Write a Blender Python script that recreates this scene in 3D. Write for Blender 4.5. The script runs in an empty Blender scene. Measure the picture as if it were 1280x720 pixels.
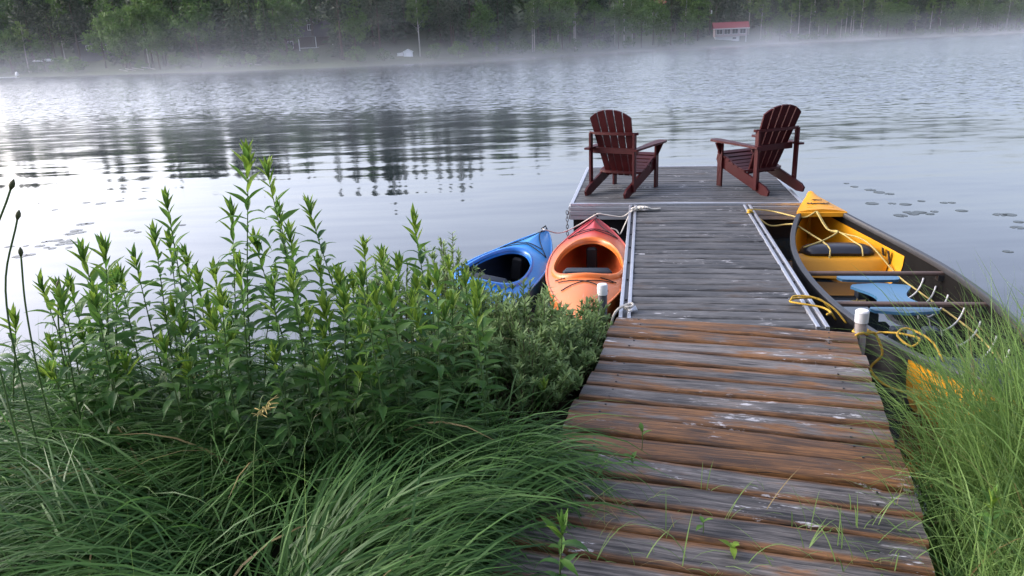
import bpy, math, random
import numpy as np
from mathutils import Vector, Matrix, Euler
random.seed(7); rng = np.random.default_rng(11)
R_ = math.radians
sc = bpy.context.scene
C = sc.collection

# ------------------------------------------------------------------ camera
F = 940.0; PITCH = math.atan(301/940.0); ROLL = math.atan(0.04); EYE = Vector((0, 0, 2.2))
FW = Vector((0, math.cos(PITCH), -math.sin(PITCH))); RT0 = Vector((1, 0, 0)); UP0 = RT0.cross(FW)
CR, SR = math.cos(ROLL), math.sin(ROLL)
RT = CR*RT0 - SR*UP0; UP = CR*UP0 + SR*RT0
cd = bpy.data.cameras.new('camera'); cam = bpy.data.objects.new('camera', cd); C.objects.link(cam)
cd.sensor_width = 36; cd.lens = F/1280*36; cd.clip_end = 3000; cd.clip_start = 0.05
M = Matrix((RT, UP, -FW)).transposed().to_4x4(); M.translation = EYE
cam.matrix_world = M
sc.camera = cam

def ray(x, y): return FW + (x-640)/F*RT - (y-360)/F*UP
def at(x, y, z):
    d = ray(x, y); return EYE + d*((z-EYE.z)/d.z)
def aty(x, y, Y):
    d = ray(x, y); return EYE + d*(Y/d.y)

# ------------------------------------------------------------------ sky, sun, exposure
SUN_EL, SUN_AZ = R_(27), R_(-76)      # azimuth from +Y, positive to the right
w = bpy.data.worlds.new('World'); sc.world = w; w.use_nodes = True
nt = w.node_tree; nt.nodes.clear()
sky = nt.nodes.new('ShaderNodeTexSky'); sky.sky_type = 'NISHITA'; sky.sun_disc = False
sky.sun_elevation = SUN_EL; sky.sun_rotation = SUN_AZ
sky.air_density = 1.0; sky.dust_density = 5.0; sky.ozone_density = 4.5; sky.altitude = 200
hs = nt.nodes.new('ShaderNodeHueSaturation'); hs.inputs['Saturation'].default_value = 0.64
bg = nt.nodes.new('ShaderNodeBackground'); bg.inputs['Strength'].default_value = 0.15
wo = nt.nodes.new('ShaderNodeOutputWorld')
tn = nt.nodes.new('ShaderNodeMix'); tn.data_type = 'RGBA'; tn.blend_type = 'MULTIPLY'; tn.inputs[0].default_value = 1.0; tn.inputs[7].default_value = (1.07, 0.99, 0.985, 1)
nt.links.new(sky.outputs[0], hs.inputs['Color']); nt.links.new(hs.outputs[0], tn.inputs[6]); nt.links.new(tn.outputs[2], bg.inputs[0]); nt.links.new(bg.outputs[0], wo.inputs[0])
sd = bpy.data.lights.new('sun', 'SUN'); sd.energy = 0.5; sd.angle = R_(25); sd.color = (1, 0.95, 0.9)
sun = bpy.data.objects.new('sun', sd); C.objects.link(sun)
sdir = Vector((math.sin(SUN_AZ)*math.cos(SUN_EL), math.cos(SUN_AZ)*math.cos(SUN_EL), math.sin(SUN_EL)))
sun.rotation_euler = sdir.to_track_quat('Z', 'Y').to_euler(); sun.location = (0, 0, 60)
vs = sc.view_settings; vs.view_transform = 'Standard'; vs.look = 'None'; vs.exposure = 1.78; vs.gamma = 1; vs.use_curve_mapping = False
sc.cycles.max_bounces = 8; sc.cycles.volume_bounces = 1; sc.cycles.transparent_max_bounces = 8
sc.cycles.use_denoising = True; sc.cycles.caustics_reflective = False; sc.cycles.caustics_refractive = False

# ------------------------------------------------------------------ materials
class NT:
    def __init__(s, name):
        s.m = bpy.data.materials.new(name); s.m.use_nodes = True
        s.t = s.m.node_tree; s.t.nodes.clear()
        s.out = s.n('OutputMaterial')
    def n(s, typ, **kw):
        nd = s.t.nodes.new('ShaderNode'+typ)
        for k, v in kw.items(): setattr(nd, k, v)
        return nd
    def set(s, sock, v):
        if hasattr(v, 'is_output') or isinstance(v, bpy.types.NodeSocket): s.t.links.new(v, sock)
        elif v is not None: sock.default_value = v
    def math(s, op, a, b=None, clamp=False):
        nd = s.n('Math', operation=op); nd.use_clamp = clamp
        s.set(nd.inputs[0], a)
        if b is not None: s.set(nd.inputs[1], b)
        return nd.outputs[0]
    def vmath(s, op, a, b=None):
        nd = s.n('VectorMath', operation=op); s.set(nd.inputs[0], a)
        if b is not None: s.set(nd.inputs[1], b)
        return nd.outputs[0]
    def mix(s, f, a, b, blend='MIX'):
        nd = s.n('Mix', data_type='RGBA', blend_type=blend)
        s.set(nd.inputs[0], f); s.set(nd.inputs[6], c4(a)); s.set(nd.inputs[7], c4(b)); return nd.outputs[2]
    def noise(s, vec, scale, detail=4, rough=0.55, out=0, dist=0):
        nd = s.n('TexNoise'); s.set(nd.inputs['Vector'], vec); nd.inputs['Scale'].default_value = scale
        nd.inputs['Detail'].default_value = detail; nd.inputs['Roughness'].default_value = rough
        nd.inputs['Distortion'].default_value = dist
        return nd.outputs[out]
    def ramp(s, f, stops, interp='LINEAR'):
        nd = s.n('ValToRGB'); s.set(nd.inputs[0], f); cr = nd.color_ramp; cr.interpolation = interp
        while len(cr.elements) < len(stops): cr.elements.new(0.5)
        for e, (p, c) in zip(cr.elements, stops):
            e.position = p; e.color = c4(c) if not isinstance(c, (int, float)) else (c, c, c, 1)
        return nd.outputs[0]
    def smooth(s, v, a, b, lo=0.0, hi=1.0):
        nd = s.n('MapRange', interpolation_type='SMOOTHSTEP'); s.set(nd.inputs[0], v)
        for i, q in enumerate((a, b, lo, hi)): nd.inputs[i+1].default_value = q
        return nd.outputs[0]
    def coord(s, kind='Object'): return s.n('TexCoord').outputs[kind]
    def mapping(s, vec, scale=(1, 1, 1), loc=(0, 0, 0), rot=(0, 0, 0)):
        nd = s.n('Mapping'); s.set(nd.inputs[0], vec); s.set(nd.inputs[1], loc); nd.inputs[2].default_value = rot; nd.inputs[3].default_value = scale
        return nd.outputs[0]
    def bump(s, h, strength=0.3, dist=0.01):
        nd = s.n('Bump'); nd.inputs['Strength'].default_value = strength; nd.inputs['Distance'].default_value = dist
        s.set(nd.inputs['Height'], h); return nd.outputs[0]
    def principled(s, color, rough=0.6, spec=0.5, normal=None, metal=0.0, trans=None, **kw):
        p = s.n('BsdfPrincipled'); s.set(p.inputs['Base Color'], c4(color)); s.set(p.inputs['Roughness'], rough)
        s.set(p.inputs['Specular IOR Level'], spec); p.inputs['Metallic'].default_value = metal
        if normal is not None: s.set(p.inputs['Normal'], normal)
        for k, v in kw.items(): s.set(p.inputs[k], v)
        sh = p.outputs[0]
        if trans:
            tr = s.n('BsdfTranslucent'); s.set(tr.inputs[0], c4(color)); mx = s.n('MixShader'); mx.inputs[0].default_value = trans
            s.t.links.new(sh, mx.inputs[1]); s.t.links.new(tr.outputs[0], mx.inputs[2]); sh = mx.outputs[0]
        s.t.links.new(sh, s.out.inputs[0]); return s.m
def c4(c):
    if isinstance(c, tuple): return (*c[:3], 1.0)
    return c
def orand(k, *mul):
    """object random -> vector offset"""
    r = k.n('ObjectInfo').outputs['Random']
    nd = k.n('CombineXYZ')
    for i, m in enumerate(mul): k.set(nd.inputs[i], k.math('MULTIPLY', r, m))
    return nd.outputs[0], r

MAT = {}
def plain(name, col, rough=0.5, spec=0.5, var=0.25, scale=8.0, bump=0.0, metal=0.0, trans=None):
    k = NT(name); co = k.coord(); nz = k.noise(co, scale, 5)
    c = k.mix(nz, tuple(v*(1-var) for v in col), tuple(min(1, v*(1+var)) for v in col))
    nrm = k.bump(nz, bump, 0.01) if bump else None
    MAT[name] = k.principled(c, k.math('ADD', k.math('MULTIPLY', nz, 0.15), rough-0.07), spec, nrm, metal, trans)
    return MAT[name]

def wood(name, dark, light, orange, edge_amt, white_amt, half_w, rough=0.5):
    k = NT(name); off, r = orand(k, 37.0, 11.0, 5.0)
    co = k.coord(); v = k.vmath('ADD', co, off)
    sep = k.n('SeparateXYZ'); k.set(sep.inputs[0], co)
    warp = k.noise(k.mapping(v, (2.2, 6, 6)), 1.0, 3)
    vv = k.vmath('ADD', v, k.vmath('MULTIPLY', warp, (0.0, 0.05, 0.0)))
    grain = k.noise(k.mapping(vv, (2.5, 70, 40)), 1.0, 6, 0.65)
    fine = k.noise(k.mapping(v, (14, 260, 120)), 1.0, 3, 0.6)
    blot = k.noise(k.mapping(v, (3.0, 9, 9)), 1.0, 5, 0.6)
    g = k.ramp(k.math('ADD', k.math('ADD', k.math('MULTIPLY', grain, 0.62), k.math('MULTIPLY', blot, 0.5)), k.math('MULTIPLY', k.math('SUBTRACT', r, 0.5), 0.12)), [(0.42, dark), (0.66, light)])
    # worn edges and boards where the surface has gone back to bare timber
    oc = k.n('ObjectInfo').outputs['Color']; so = k.n('SeparateColor'); k.set(so.inputs[0], oc)
    yn = k.math('ABSOLUTE', sep.outputs[1])
    edge = k.smooth(k.math('ADD', yn, k.math('MULTIPLY', k.math('SUBTRACT', blot, 0.5), 0.04)), half_w-0.036, half_w-0.012)
    bare = k.smooth(k.math('ADD', blot, k.math('SUBTRACT', so.outputs[0], 0.5)), 0.52, 0.70)
    om = k.math('MAXIMUM', k.math('MULTIPLY', edge, edge_amt), bare)
    och = k.mix(k.smooth(k.math('ADD', k.math('MULTIPLY', grain, 0.6), k.math('MULTIPLY', blot, 0.4)), 0.38, 0.62), tuple(c*0.22 for c in orange), tuple(c*1.1 for c in orange))
    c = k.mix(om, g, och)
    wm = k.noise(k.mapping(v, (9, 34, 20), (3.3, 1.1, 0)), 1.0, 4, 0.7)
    wmask = k.math('MULTIPLY', k.smooth(wm, 0.58, 0.66), k.smooth(k.noise(k.mapping(v, (1.6, 2, 2), (9, 9, 0)), 1.0, 2), 0.5, 0.62))
    c = k.mix(k.math('MULTIPLY', wmask, white_amt), c, (0.55, 0.55, 0.57))
    c = k.mix(k.smooth(fine, 0.30, 0.62, 0.55, 0.0), c, tuple(q*0.4 for q in dark))
    crack = k.noise(k.mapping(v, (3.2, 150, 60), (5.1, 0.7, 0)), 1.0, 2, 0.5)
    c = k.mix(k.smooth(crack, 0.66, 0.71, 0.0, 0.9), c, (0.004, 0.004, 0.004))
    # knots
    vo = k.n('TexVoronoi', feature='F1'); k.set(vo.inputs['Vector'], k.mapping(v, (2.1, 9.0, 3.0))); vo.inputs['Scale'].default_value = 1.0; vo.inputs['Randomness'].default_value = 1.0
    kn = k.smooth(vo.outputs['Distance'], 0.06, 0.17, 1.0, 0.0)
    c = k.mix(k.math('MULTIPLY', kn, 0.75), c, tuple(q*0.35 for q in dark))
    h = k.math('ADD', k.math('MULTIPLY', grain, 0.8), k.math('MULTIPLY', fine, 0.25))
    nrm = k.bump(h, 0.55, 0.006)
    MAT[name] = k.principled(c, k.math('ADD', k.math('MULTIPLY', blot, 0.35), rough-0.2), 0.4, nrm)

wood('ramp_wood', (0.016, 0.015, 0.015), (0.19, 0.174, 0.165), (0.19, 0.086, 0.027), 0.92, 0.9, 0.0825, 0.62)
wood('dock_wood', (0.013, 0.014, 0.015), (0.12, 0.121, 0.123), (0.07, 0.055, 0.045), 0.0, 0.95, 0.07, 0.6)
plain('beam_wood', (0.05, 0.045, 0.04), 0.8, 0.3, 0.4, 12, 0.3)
plain('aluminium', (0.50, 0.52, 0.56), 0.42, 0.5, 0.15, 20, 0.05, 0.85)
plain('aluminium_skirt', (0.27, 0.285, 0.31), 0.62, 0.4, 0.2, 14, 0.05, 0.3)
plain('black_plastic', (0.012, 0.012, 0.014), 0.5, 0.4, 0.3, 6)
plain('float_plastic', (0.006, 0.006, 0.008), 0.6, 0.2, 0.3, 6)
plain('dark_metal', (0.08, 0.08, 0.085), 0.5, 0.5, 0.3, 20, 0.1, 0.8)
plain('pipe_metal', (0.15, 0.13, 0.12), 0.55, 0.4, 0.45, 14, 0.1, 0.2)
plain('pipe_dark', (0.03, 0.03, 0.033), 0.5, 0.4, 0.3, 14, 0.1, 0.2)
plain('cap_white', (0.55, 0.56, 0.58), 0.5, 0.4, 0.12, 10)
plain('rope_white', (0.55, 0.52, 0.46), 0.8, 0.2, 0.3, 60, 0.5)
plain('rope_yellow', (0.42, 0.26, 0.035), 0.7, 0.2, 0.35, 60, 0.5)
plain('rope_tan', (0.42, 0.33, 0.12), 0.8, 0.2, 0.3, 60, 0.5)
plain('cord_black', (0.015, 0.013, 0.013), 0.7, 0.2, 0.2, 30)
plain('canoe_yellow', (0.62, 0.27, 0.008), 0.42, 0.5, 0.12, 5, 0.03)
plain('canoe_dark', (0.022, 0.021, 0.022), 0.42, 0.4, 0.5, 6, 0.06)
plain('canoe_inside', (0.008, 0.0075, 0.007), 0.8, 0.06, 0.55, 5, 0.08)
plain('gunwale_black', (0.022, 0.023, 0.026), 0.4, 0.5, 0.3, 10)
plain('seat_black', (0.016, 0.018, 0.026), 0.33, 0.5, 0.3, 9, 0.05)
plain('thwart_wood', (0.085, 0.055, 0.045), 0.6, 0.4, 0.4, 20, 0.2)
plain('blue_paint', (0.055, 0.155, 0.27), 0.35, 0.5, 0.22, 4, 0.05)
plain('foam_grey', (0.035, 0.045, 0.06), 0.8, 0.2, 0.2, 12)
plain('rib_white', (0.52, 0.53, 0.55), 0.5, 0.4, 0.1, 12)
plain('print_black', (0.02, 0.015, 0.01), 0.6, 0.3, 0.1, 12)
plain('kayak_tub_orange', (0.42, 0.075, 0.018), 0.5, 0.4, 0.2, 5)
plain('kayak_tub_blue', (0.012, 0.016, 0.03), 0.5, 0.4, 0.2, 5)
plain('kayak_rim', (0.60, 0.15, 0.025), 0.35, 0.5, 0.12, 6)
plain('kayak_rim_blue', (0.02, 0.16, 0.52), 0.35, 0.5, 0.12, 6)
plain('chair_wood', (0.042, 0.0032, 0.0046), 0.5, 0.25, 0.35, 9, 0.08)
plain('wall_pink', (0.36, 0.29, 0.30), 0.7, 0.3, 0.1, 1)
plain('wall_white', (0.62, 0.64, 0.66), 0.7, 0.3, 0.1, 1)
plain('wall_log', (0.05, 0.034, 0.028), 0.8, 0.3, 0.3, 1)
plain('wall_grey', (0.08, 0.08, 0.085), 0.8, 0.3, 0.2, 1)
plain('roof_red', (0.17, 0.028, 0.034), 0.6, 0.4, 0.15, 1)
plain('roof_dark', (0.014, 0.014, 0.022), 0.6, 0.4, 0.15, 1)
plain('window_glass', (0.02, 0.025, 0.03), 0.08, 0.6, 0.1, 1)
plain('trim_white', (0.70, 0.71, 0.73), 0.6, 0.3, 0.05, 1)
plain('pole_wood', (0.35, 0.32, 0.29), 0.8, 0.2, 0.2, 3)
plain('rock', (0.38, 0.38, 0.38), 0.8, 0.3, 0.3, 1, 0.3)
plain('lily', (0.02, 0.028, 0.02), 0.3, 0.5, 0.4, 8)

def gradient_plastic(name, axis_stops, side=None):
    k = NT(name); co = k.coord(); sep = k.n('SeparateXYZ'); k.set(sep.inputs[0], co)
    nz = k.noise(co, 4.0, 4)
    t = k.math('ADD', k.math('ADD', k.math('DIVIDE', sep.outputs[1], 3.1), 0.5), k.math('MULTIPLY', k.math('SUBTRACT', nz, 0.5), 0.12))
    c = k.ramp(t, axis_stops)
    if side:
        m = k.smooth(k.math('ADD', k.math('MULTIPLY', sep.outputs[2], 1.0), k.math('MULTIPLY', k.math('SUBTRACT', nz, 0.5), 0.25)), side[0], side[1], 1.0, 0.0)
        m = k.math('MULTIPLY', m, k.smooth(k.noise(co, 2.0, 3), 0.42, 0.62))
        c = k.mix(m, c, side[2])
    sc_ = k.noise(k.mapping(co, (60, 3, 30)), 1.0, 4)
    c = k.mix(k.smooth(sc_, 0.62, 0.75, 0.0, 0.22), c, (0.5, 0.45, 0.42))
    MAT[name] = k.principled(c, k.math('ADD', k.math('MULTIPLY', nz, 0.2), 0.22), 0.5, k.bump(nz, 0.05, 0.02))
gradient_plastic('kayak_orange', [(0.0, (0.58, 0.17, 0.045)), (0.64, (0.56, 0.115, 0.03)), (0.77, (0.46, 0.045, 0.035)), (0.86, (0.38, 0.018, 0.026))])
gradient_plastic('kayak_blue', [(0.0, (0.012, 0.19, 0.55)), (0.6, (0.015, 0.22, 0.60)), (1.0, (0.02, 0.26, 0.64))], (0.15, 0.27, (0.30, 0.48, 0.68)))

def foliage(name, dark, light, trans=0.3, rough=0.5, attr=True, hue=None):
    k = NT(name)
    if attr:
        a = k.n('Attribute'); a.attribute_name = 'tint'; f = a.outputs['Fac']
    else:
        _, f = orand(k, 1, 1, 1)
        f = k.math('ADD', k.math('MULTIPLY', f, 0.7), k.math('MULTIPLY', k.noise(k.coord(), 3.0, 3), 0.4))
    c = k.ramp(f, [(0.0, dark), (0.86, light), (0.93, light), (0.97, (0.26, 0.20, 0.09))]) if attr else k.mix(f, dark, light)
    MAT[name] = k.principled(c, rough, 0.25, None, 0.0, trans)
foliage('sedge', (0.022, 0.072, 0.016), (0.105, 0.215, 0.055), 0.35, 0.5)
foliage('meadow_grass', (0.070, 0.150, 0.035), (0.205, 0.315, 0.09), 0.4, 0.45)
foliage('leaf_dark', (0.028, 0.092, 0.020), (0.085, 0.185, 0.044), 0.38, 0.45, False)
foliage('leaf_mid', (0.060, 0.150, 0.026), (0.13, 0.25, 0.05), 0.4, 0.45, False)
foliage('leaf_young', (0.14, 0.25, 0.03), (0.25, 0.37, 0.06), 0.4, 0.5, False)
foliage('stem_green', (0.045, 0.09, 0.025), (0.09, 0.14, 0.045), None, 0.6, False)
foliage('bud_brown', (0.05, 0.06, 0.03), (0.09, 0.09, 0.045), None, 0.7, False)
foliage('shrub_leaf', (0.085, 0.155, 0.050), (0.23, 0.33, 0.13), 0.42, 0.5)
foliage('twig', (0.05, 0.035, 0.025), (0.09, 0.06, 0.04), None, 0.8, False)
def far_foliage(name, dark, light, trans=0.25):
    k = NT(name); r = k.n('ObjectInfo').outputs['Random']
    a = k.n('Attribute'); a.attribute_name = 'tint'
    f = k.math('ADD', k.math('MULTIPLY', r, 0.65), k.math('MULTIPLY', a.outputs['Fac'], 0.45))
    MAT[name] = k.principled(k.mix(f, dark, light), 0.7, 0.2, None, 0.0, trans)
far_foliage('spruce_needles', (0.018, 0.040, 0.019), (0.048, 0.084, 0.034), 0.15)
far_foliage('pine_needles', (0.026, 0.040, 0.026), (0.052, 0.070, 0.042), 0.15)
far_foliage('broad_leaves', (0.028, 0.068, 0.018), (0.105, 0.185, 0.045))
far_foliage('birch_leaves', (0.045, 0.090, 0.026), (0.12, 0.185, 0.05))
plain('bark', (0.075, 0.06, 0.05), 0.9, 0.1, 0.3, 3)
plain('birch_bark', (0.33, 0.32, 0.30), 0.8, 0.2, 0.25, 2)

k = NT('ground'); nz = k.noise(k.coord('Object'), 3.0, 6)
MAT['ground'] = k.principled(k.mix(nz, (0.015, 0.018, 0.01), (0.05, 0.05, 0.028)), 0.95, 0.1, k.bump(nz, 0.6, 0.05))
k = NT('far_ground'); nz = k.noise(k.coord('Object'), 0.25, 6)
MAT['far_ground'] = k.principled(k.mix(nz, (0.015, 0.025, 0.010), (0.04, 0.06, 0.02)), 0.95, 0.1)

# water: a near-calm bay whose surface is roughened by the breeze further out
k = NT('lake_water'); geo = k.n('NewGeometry').outputs['Position']
sp = k.n('SeparateXYZ'); k.set(sp.inputs[0], geo)
big = k.noise(k.mapping(geo, (0.03, 0.05, 0.03)), 1.0, 3)
yy = k.math('ADD', k.math('ADD', sp.outputs[1], k.math('MULTIPLY', k.math('SUBTRACT', big, 0.5), 26.0)), k.math('MULTIPLY', k.math('MAXIMUM', sp.outputs[0], 0.0), 0.55))
chop_m = k.smooth(yy, 23.0, 40.0, 0.0, 1.0)
def slope(vec, scale, detail=2):
    c = k.noise(vec, scale, detail, 0.5, 1)
    return k.vmath('SUBTRACT', c, (0.5, 0.5, 0.5))
def vscale(v, s_):
    nd = k.n('VectorMath', operation='SCALE'); k.set(nd.inputs[0], v); k.set(nd.inputs[3], s_); return nd.outputs[0]
swell = k.vmath('MULTIPLY', slope(k.mapping(geo, (0.35, 2.1, 1), rot=(0, 0, R_(6))), 1.0, 3), (0.03, 0.10, 0))
rip = k.vmath('MULTIPLY', slope(k.mapping(geo, (1.7, 3.8, 1), rot=(0, 0, R_(-7))), 1.0, 3), (0.07, 0.14, 0))
chop = slope(k.mapping(geo, (2.2, 4.2, 1), rot=(0, 0, R_(8))), 1.0, 3)
# at a grazing view only the wave faces turned to the shore show
chop = k.vmath('ADD', k.vmath('MULTIPLY', k.vmath('ABSOLUTE', chop), (0, -0.95, 0)), k.vmath('MULTIPLY', chop, (0.45, 0.25, 0)))
rip_m = k.smooth(yy, 7.0, 26.0, 0.10, 0.6)
tot = k.vmath('ADD', k.vmath('ADD', vscale(swell, k.smooth(yy, 4.0, 18.0, 0.9, 0.9)), vscale(rip, rip_m)), vscale(chop, chop_m))
nrm = k.vmath('NORMALIZE', k.vmath('ADD', k.vmath('MULTIPLY', tot, (1, 1, 0)), (0, 0, 1)))
MAT['lake_water'] = k.principled((0.012, 0.018, 0.022), k.smooth(yy, 8.0, 26.0, 0.03, 0.13), 0.5, nrm, IOR=1.9)

# ------------------------------------------------------------------ mesh helpers
class MB:
    def __init__(s): s.v = []; s.f = []
    def add(s, v, f):
        o = len(s.v); s.v += [tuple(p) for p in v]; s.f += [tuple(i+o for i in q) for q in f]; return s
    def box(s, c, size, rot=(0, 0, 0), bev=0.0):
        hx, hy, hz = (q/2 for q in size); m = Euler(rot).to_matrix(); c = Vector(c)
        if bev <= 0:
            v = [c + m @ Vector((x*hx, y*hy, z*hz)) for z in (-1, 1) for x, y in ((-1, -1), (1, -1), (1, 1), (-1, 1))]
            f = [(3, 2, 1, 0), (4, 5, 6, 7), (0, 1, 5, 4), (1, 2, 6, 5), (2, 3, 7, 6), (3, 0, 4, 7)]
            return s.add(v, f)
        rings = []
        for z, ins in ((-hz, bev), (-hz+bev, 0), (hz-bev, 0), (hz, bev)):
            a, b = hx-ins, hy-ins; q = bev*0.6 if ins == 0 else bev*0.4
            rings.append([(a, -b+q), (a, b-q), (a-q, b), (-a+q, b), (-a, b-q), (-a, -b+q), (-a+q, -b), (a-q, -b)])
        v = [c + m @ Vector((x, y, z)) for (z, _), r in zip(((-hz, 0), (-hz+bev, 0), (hz-bev, 0), (hz, 0)), rings) for x, y in r]
        f = [tuple(range(7, -1, -1)), tuple(range(24, 32))]
        for i in range(3):
            for j in range(8): f.append((i*8+j, i*8+(j+1) % 8, i*8+8+(j+1) % 8, i*8+8+j))
        return s.add(v, f)
    def tube(s, pts, rad, n=8, caps=True, closed=False):
        pts = [Vector(p) for p in pts]; N = len(pts)
        rads = rad if isinstance(rad, (list, tuple)) else [rad]*N
        v = []; ref = None
        for i, p in enumerate(pts):
            a = pts[(i-1) % N] if (i or closed) else p; b = pts[(i+1) % N] if (i < N-1 or closed) else p
            t = (b-a).normalized() if (b-a).length > 1e-9 else Vector((0, 0, 1))
            if ref is None:
                ref = Vector((0, 0, 1)) if abs(t.z) < 0.9 else Vector((1, 0, 0))
            u = t.cross(ref)
            if u.length < 1e-5: u = t.cross(Vector((1, 0.3, 0)))
            u.normalize(); ww = u.cross(t); ref = ww
            for j in range(n):
                q = 2*math.pi*j/n; v.append(p + (u*math.cos(q) + ww*math.sin(q))*rads[i])
        f = []
        for i in range(N if closed else N-1):
            i2 = (i+1) % N
            for j in range(n): f.append((i*n+j, i*n+(j+1) % n, i2*n+(j+1) % n, i2*n+j))
        if caps and not closed: f += [tuple(range(n-1, -1, -1)), tuple((N-1)*n+j for j in range(n))]
        return s.add(v, f)
    def prism(s, poly, h0, h1, axes='xyz'):
        """poly of 2D points in the first two axes, extruded along the third"""
        def P(a, b, c):
            d = dict(zip(axes, (a, b, c))); return Vector((d['x'], d['y'], d['z']))
        n = len(poly)
        v = [P(a, b, h0) for a, b in poly] + [P(a, b, h1) for a, b in poly]
        f = [tuple(range(n-1, -1, -1)), tuple(range(n, 2*n))] + [(i, (i+1) % n, n+(i+1) % n, n+i) for i in range(n)]
        return s.add(v, f)
    def mesh(s, name, smooth=False):
        me = bpy.data.meshes.new(name); me.from_pydata(s.v, [], s.f); me.update()
        bm_fix(me)
        if smooth:
            me.polygons.foreach_set('use_smooth', [True]*len(me.polygons))
        return me
import bmesh
def bm_fix(me):
    bm = bmesh.new(); bm.from_mesh(me); bmesh.ops.recalc_face_normals(bm, faces=bm.faces); bm.to_mesh(me); bm.free()
def tag(o, label=None, cat=None, group=None, kind=None):
    for k_, v_ in (('label', label), ('category', cat), ('group', group), ('kind', kind)):
        if v_: o[k_] = v_
    return o
def obj(name, mb, mat, parent=None, smooth=False, mats=None):
    me = mb.mesh(name, smooth) if isinstance(mb, MB) else mb
    o = bpy.data.objects.new(name, me); C.objects.link(o)
    if not me.materials:
        for q in ([mat] if mat else mats): me.materials.append(MAT[q])
    if parent is not None: o.parent = parent
    return o
def thing(name, label, cat, loc=(0, 0, 0), rz=0.0, group=None):
    o = bpy.data.objects.new(name, None); C.objects.link(o); o.location = loc; o.rotation_euler = (0, 0, rz)
    o.empty_display_size = 0.2
    return tag(o, label, cat, group)
def autosmooth(o, ang=35):
    me = o.data; me.polygons.foreach_set('use_smooth', [True]*len(me.polygons))
    try: me.set_sharp_from_angle(angle=R_(ang))
    except Exception: pass
    return o
def fast_mesh(name, verts, quads, tint=None, smooth=True):
    me = bpy.data.meshes.new(name); nv, nq = len(verts), len(quads); kf = quads.shape[1]
    me.vertices.add(nv); me.vertices.foreach_set('co', verts.astype(np.float32).ravel())
    me.loops.add(nq*kf); me.loops.foreach_set('vertex_index', quads.astype(np.int32).ravel())
    me.polygons.add(nq); me.polygons.foreach_set('loop_start', np.arange(0, nq*kf, kf, dtype=np.int32))
    me.polygons.foreach_set('use_smooth', np.full(nq, smooth))
    if tint is not None:
        a = me.attributes.new('tint', 'FLOAT', 'POINT'); a.data.foreach_set('value', tint.astype(np.float32))
    me.update(calc_edges=True); return me
def spline(pts, n=8):
    """Catmull-Rom through the points"""
    P = [Vector(p) for p in pts]; P = [P[0]*2-P[1]] + P + [P[-1]*2-P[-2]]; out = []
    for i in range(1, len(P)-2):
        for j in range(n):
            t = j/n; a, b, c, d = P[i-1:i+3]
            out.append(0.5*((2*b) + (c-a)*t + (2*a-5*b+4*c-d)*t*t + (3*b-a-3*c+d)*t**3))
    return out + [P[-2]]
def sstep(a, b, x):
    t = np.clip((x-a)/(b-a), 0, 1); return t*t*(3-2*t)
def vnoise(x, y, s=1.0, seed=0):
    return (np.sin(x*1.7*s+seed)*np.cos(y*1.3*s+seed*2.1) + 0.5*np.sin(x*3.9*s-y*2.7*s+seed*3) + 0.25*np.sin(y*7.1*s+x*5.3*s+seed))/1.75

# ------------------------------------------------------------------ setting: lake, near bank, far shore
SHX = np.array([-60, -8, -5, -2.5, -0.9, 0.3, 0.8, 1.9, 2.7, 3.6, 5, 9, 60.]); SHY = np.array([7.5, 4.9, 4.6, 4.5, 4.9, 5.0, 4.0, 3.1, 2.9, 3.5, 4.2, 5.0, 8.0])
def ground_z(x, y):
    x = np.asarray(x, float); y = np.asarray(y, float)
    s = np.interp(x, SHX, SHY) - y
    land = 0.02 + 0.27*sstep(0, 1.9, s) + 0.05*np.clip(s-2.5, 0, 100)*sstep(2.5, 6, s)
    return np.where(s > 0, land, 0.02 + np.maximum(s*0.3, -1.6)) + 0.025*vnoise(x, y, 1.6)
def grid_mesh(name, xs, ys, zf):
    X, Y = np.meshgrid(xs, ys); Z = zf(X, Y); nx, ny = len(xs), len(ys)
    V = np.stack([X.ravel(), Y.ravel(), Z.ravel()], 1)
    i = np.arange(nx*ny).reshape(ny, nx)
    Q = np.stack([i[:-1, :-1].ravel(), i[:-1, 1:].ravel(), i[1:, 1:].ravel(), i[1:, :-1].ravel()], 1)
    return fast_mesh(name, V, Q)
xs = np.concatenate([np.linspace(-60, -6, 20), np.linspace(-5.6, 6, 90), np.linspace(7, 60, 20)])
ys = np.concatenate([np.linspace(-40, -1, 20), np.linspace(-0.8, 6.5, 60), np.linspace(7, 12, 6)])
tag(obj('near_bank', grid_mesh('near_bank', xs, ys, ground_z), 'ground'), 'dark soil bank under the sedges and grass', 'ground', kind='structure')
wm = MB(); wm.add([(-900, -60, 0), (900, -60, 0), (900, 700, 0), (-900, 700, 0)], [(0, 1, 2, 3)])
tag(obj('lake_water', wm, 'lake_water'), 'calm grey lake with wind ripples farther out', 'lake', kind='structure')

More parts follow.
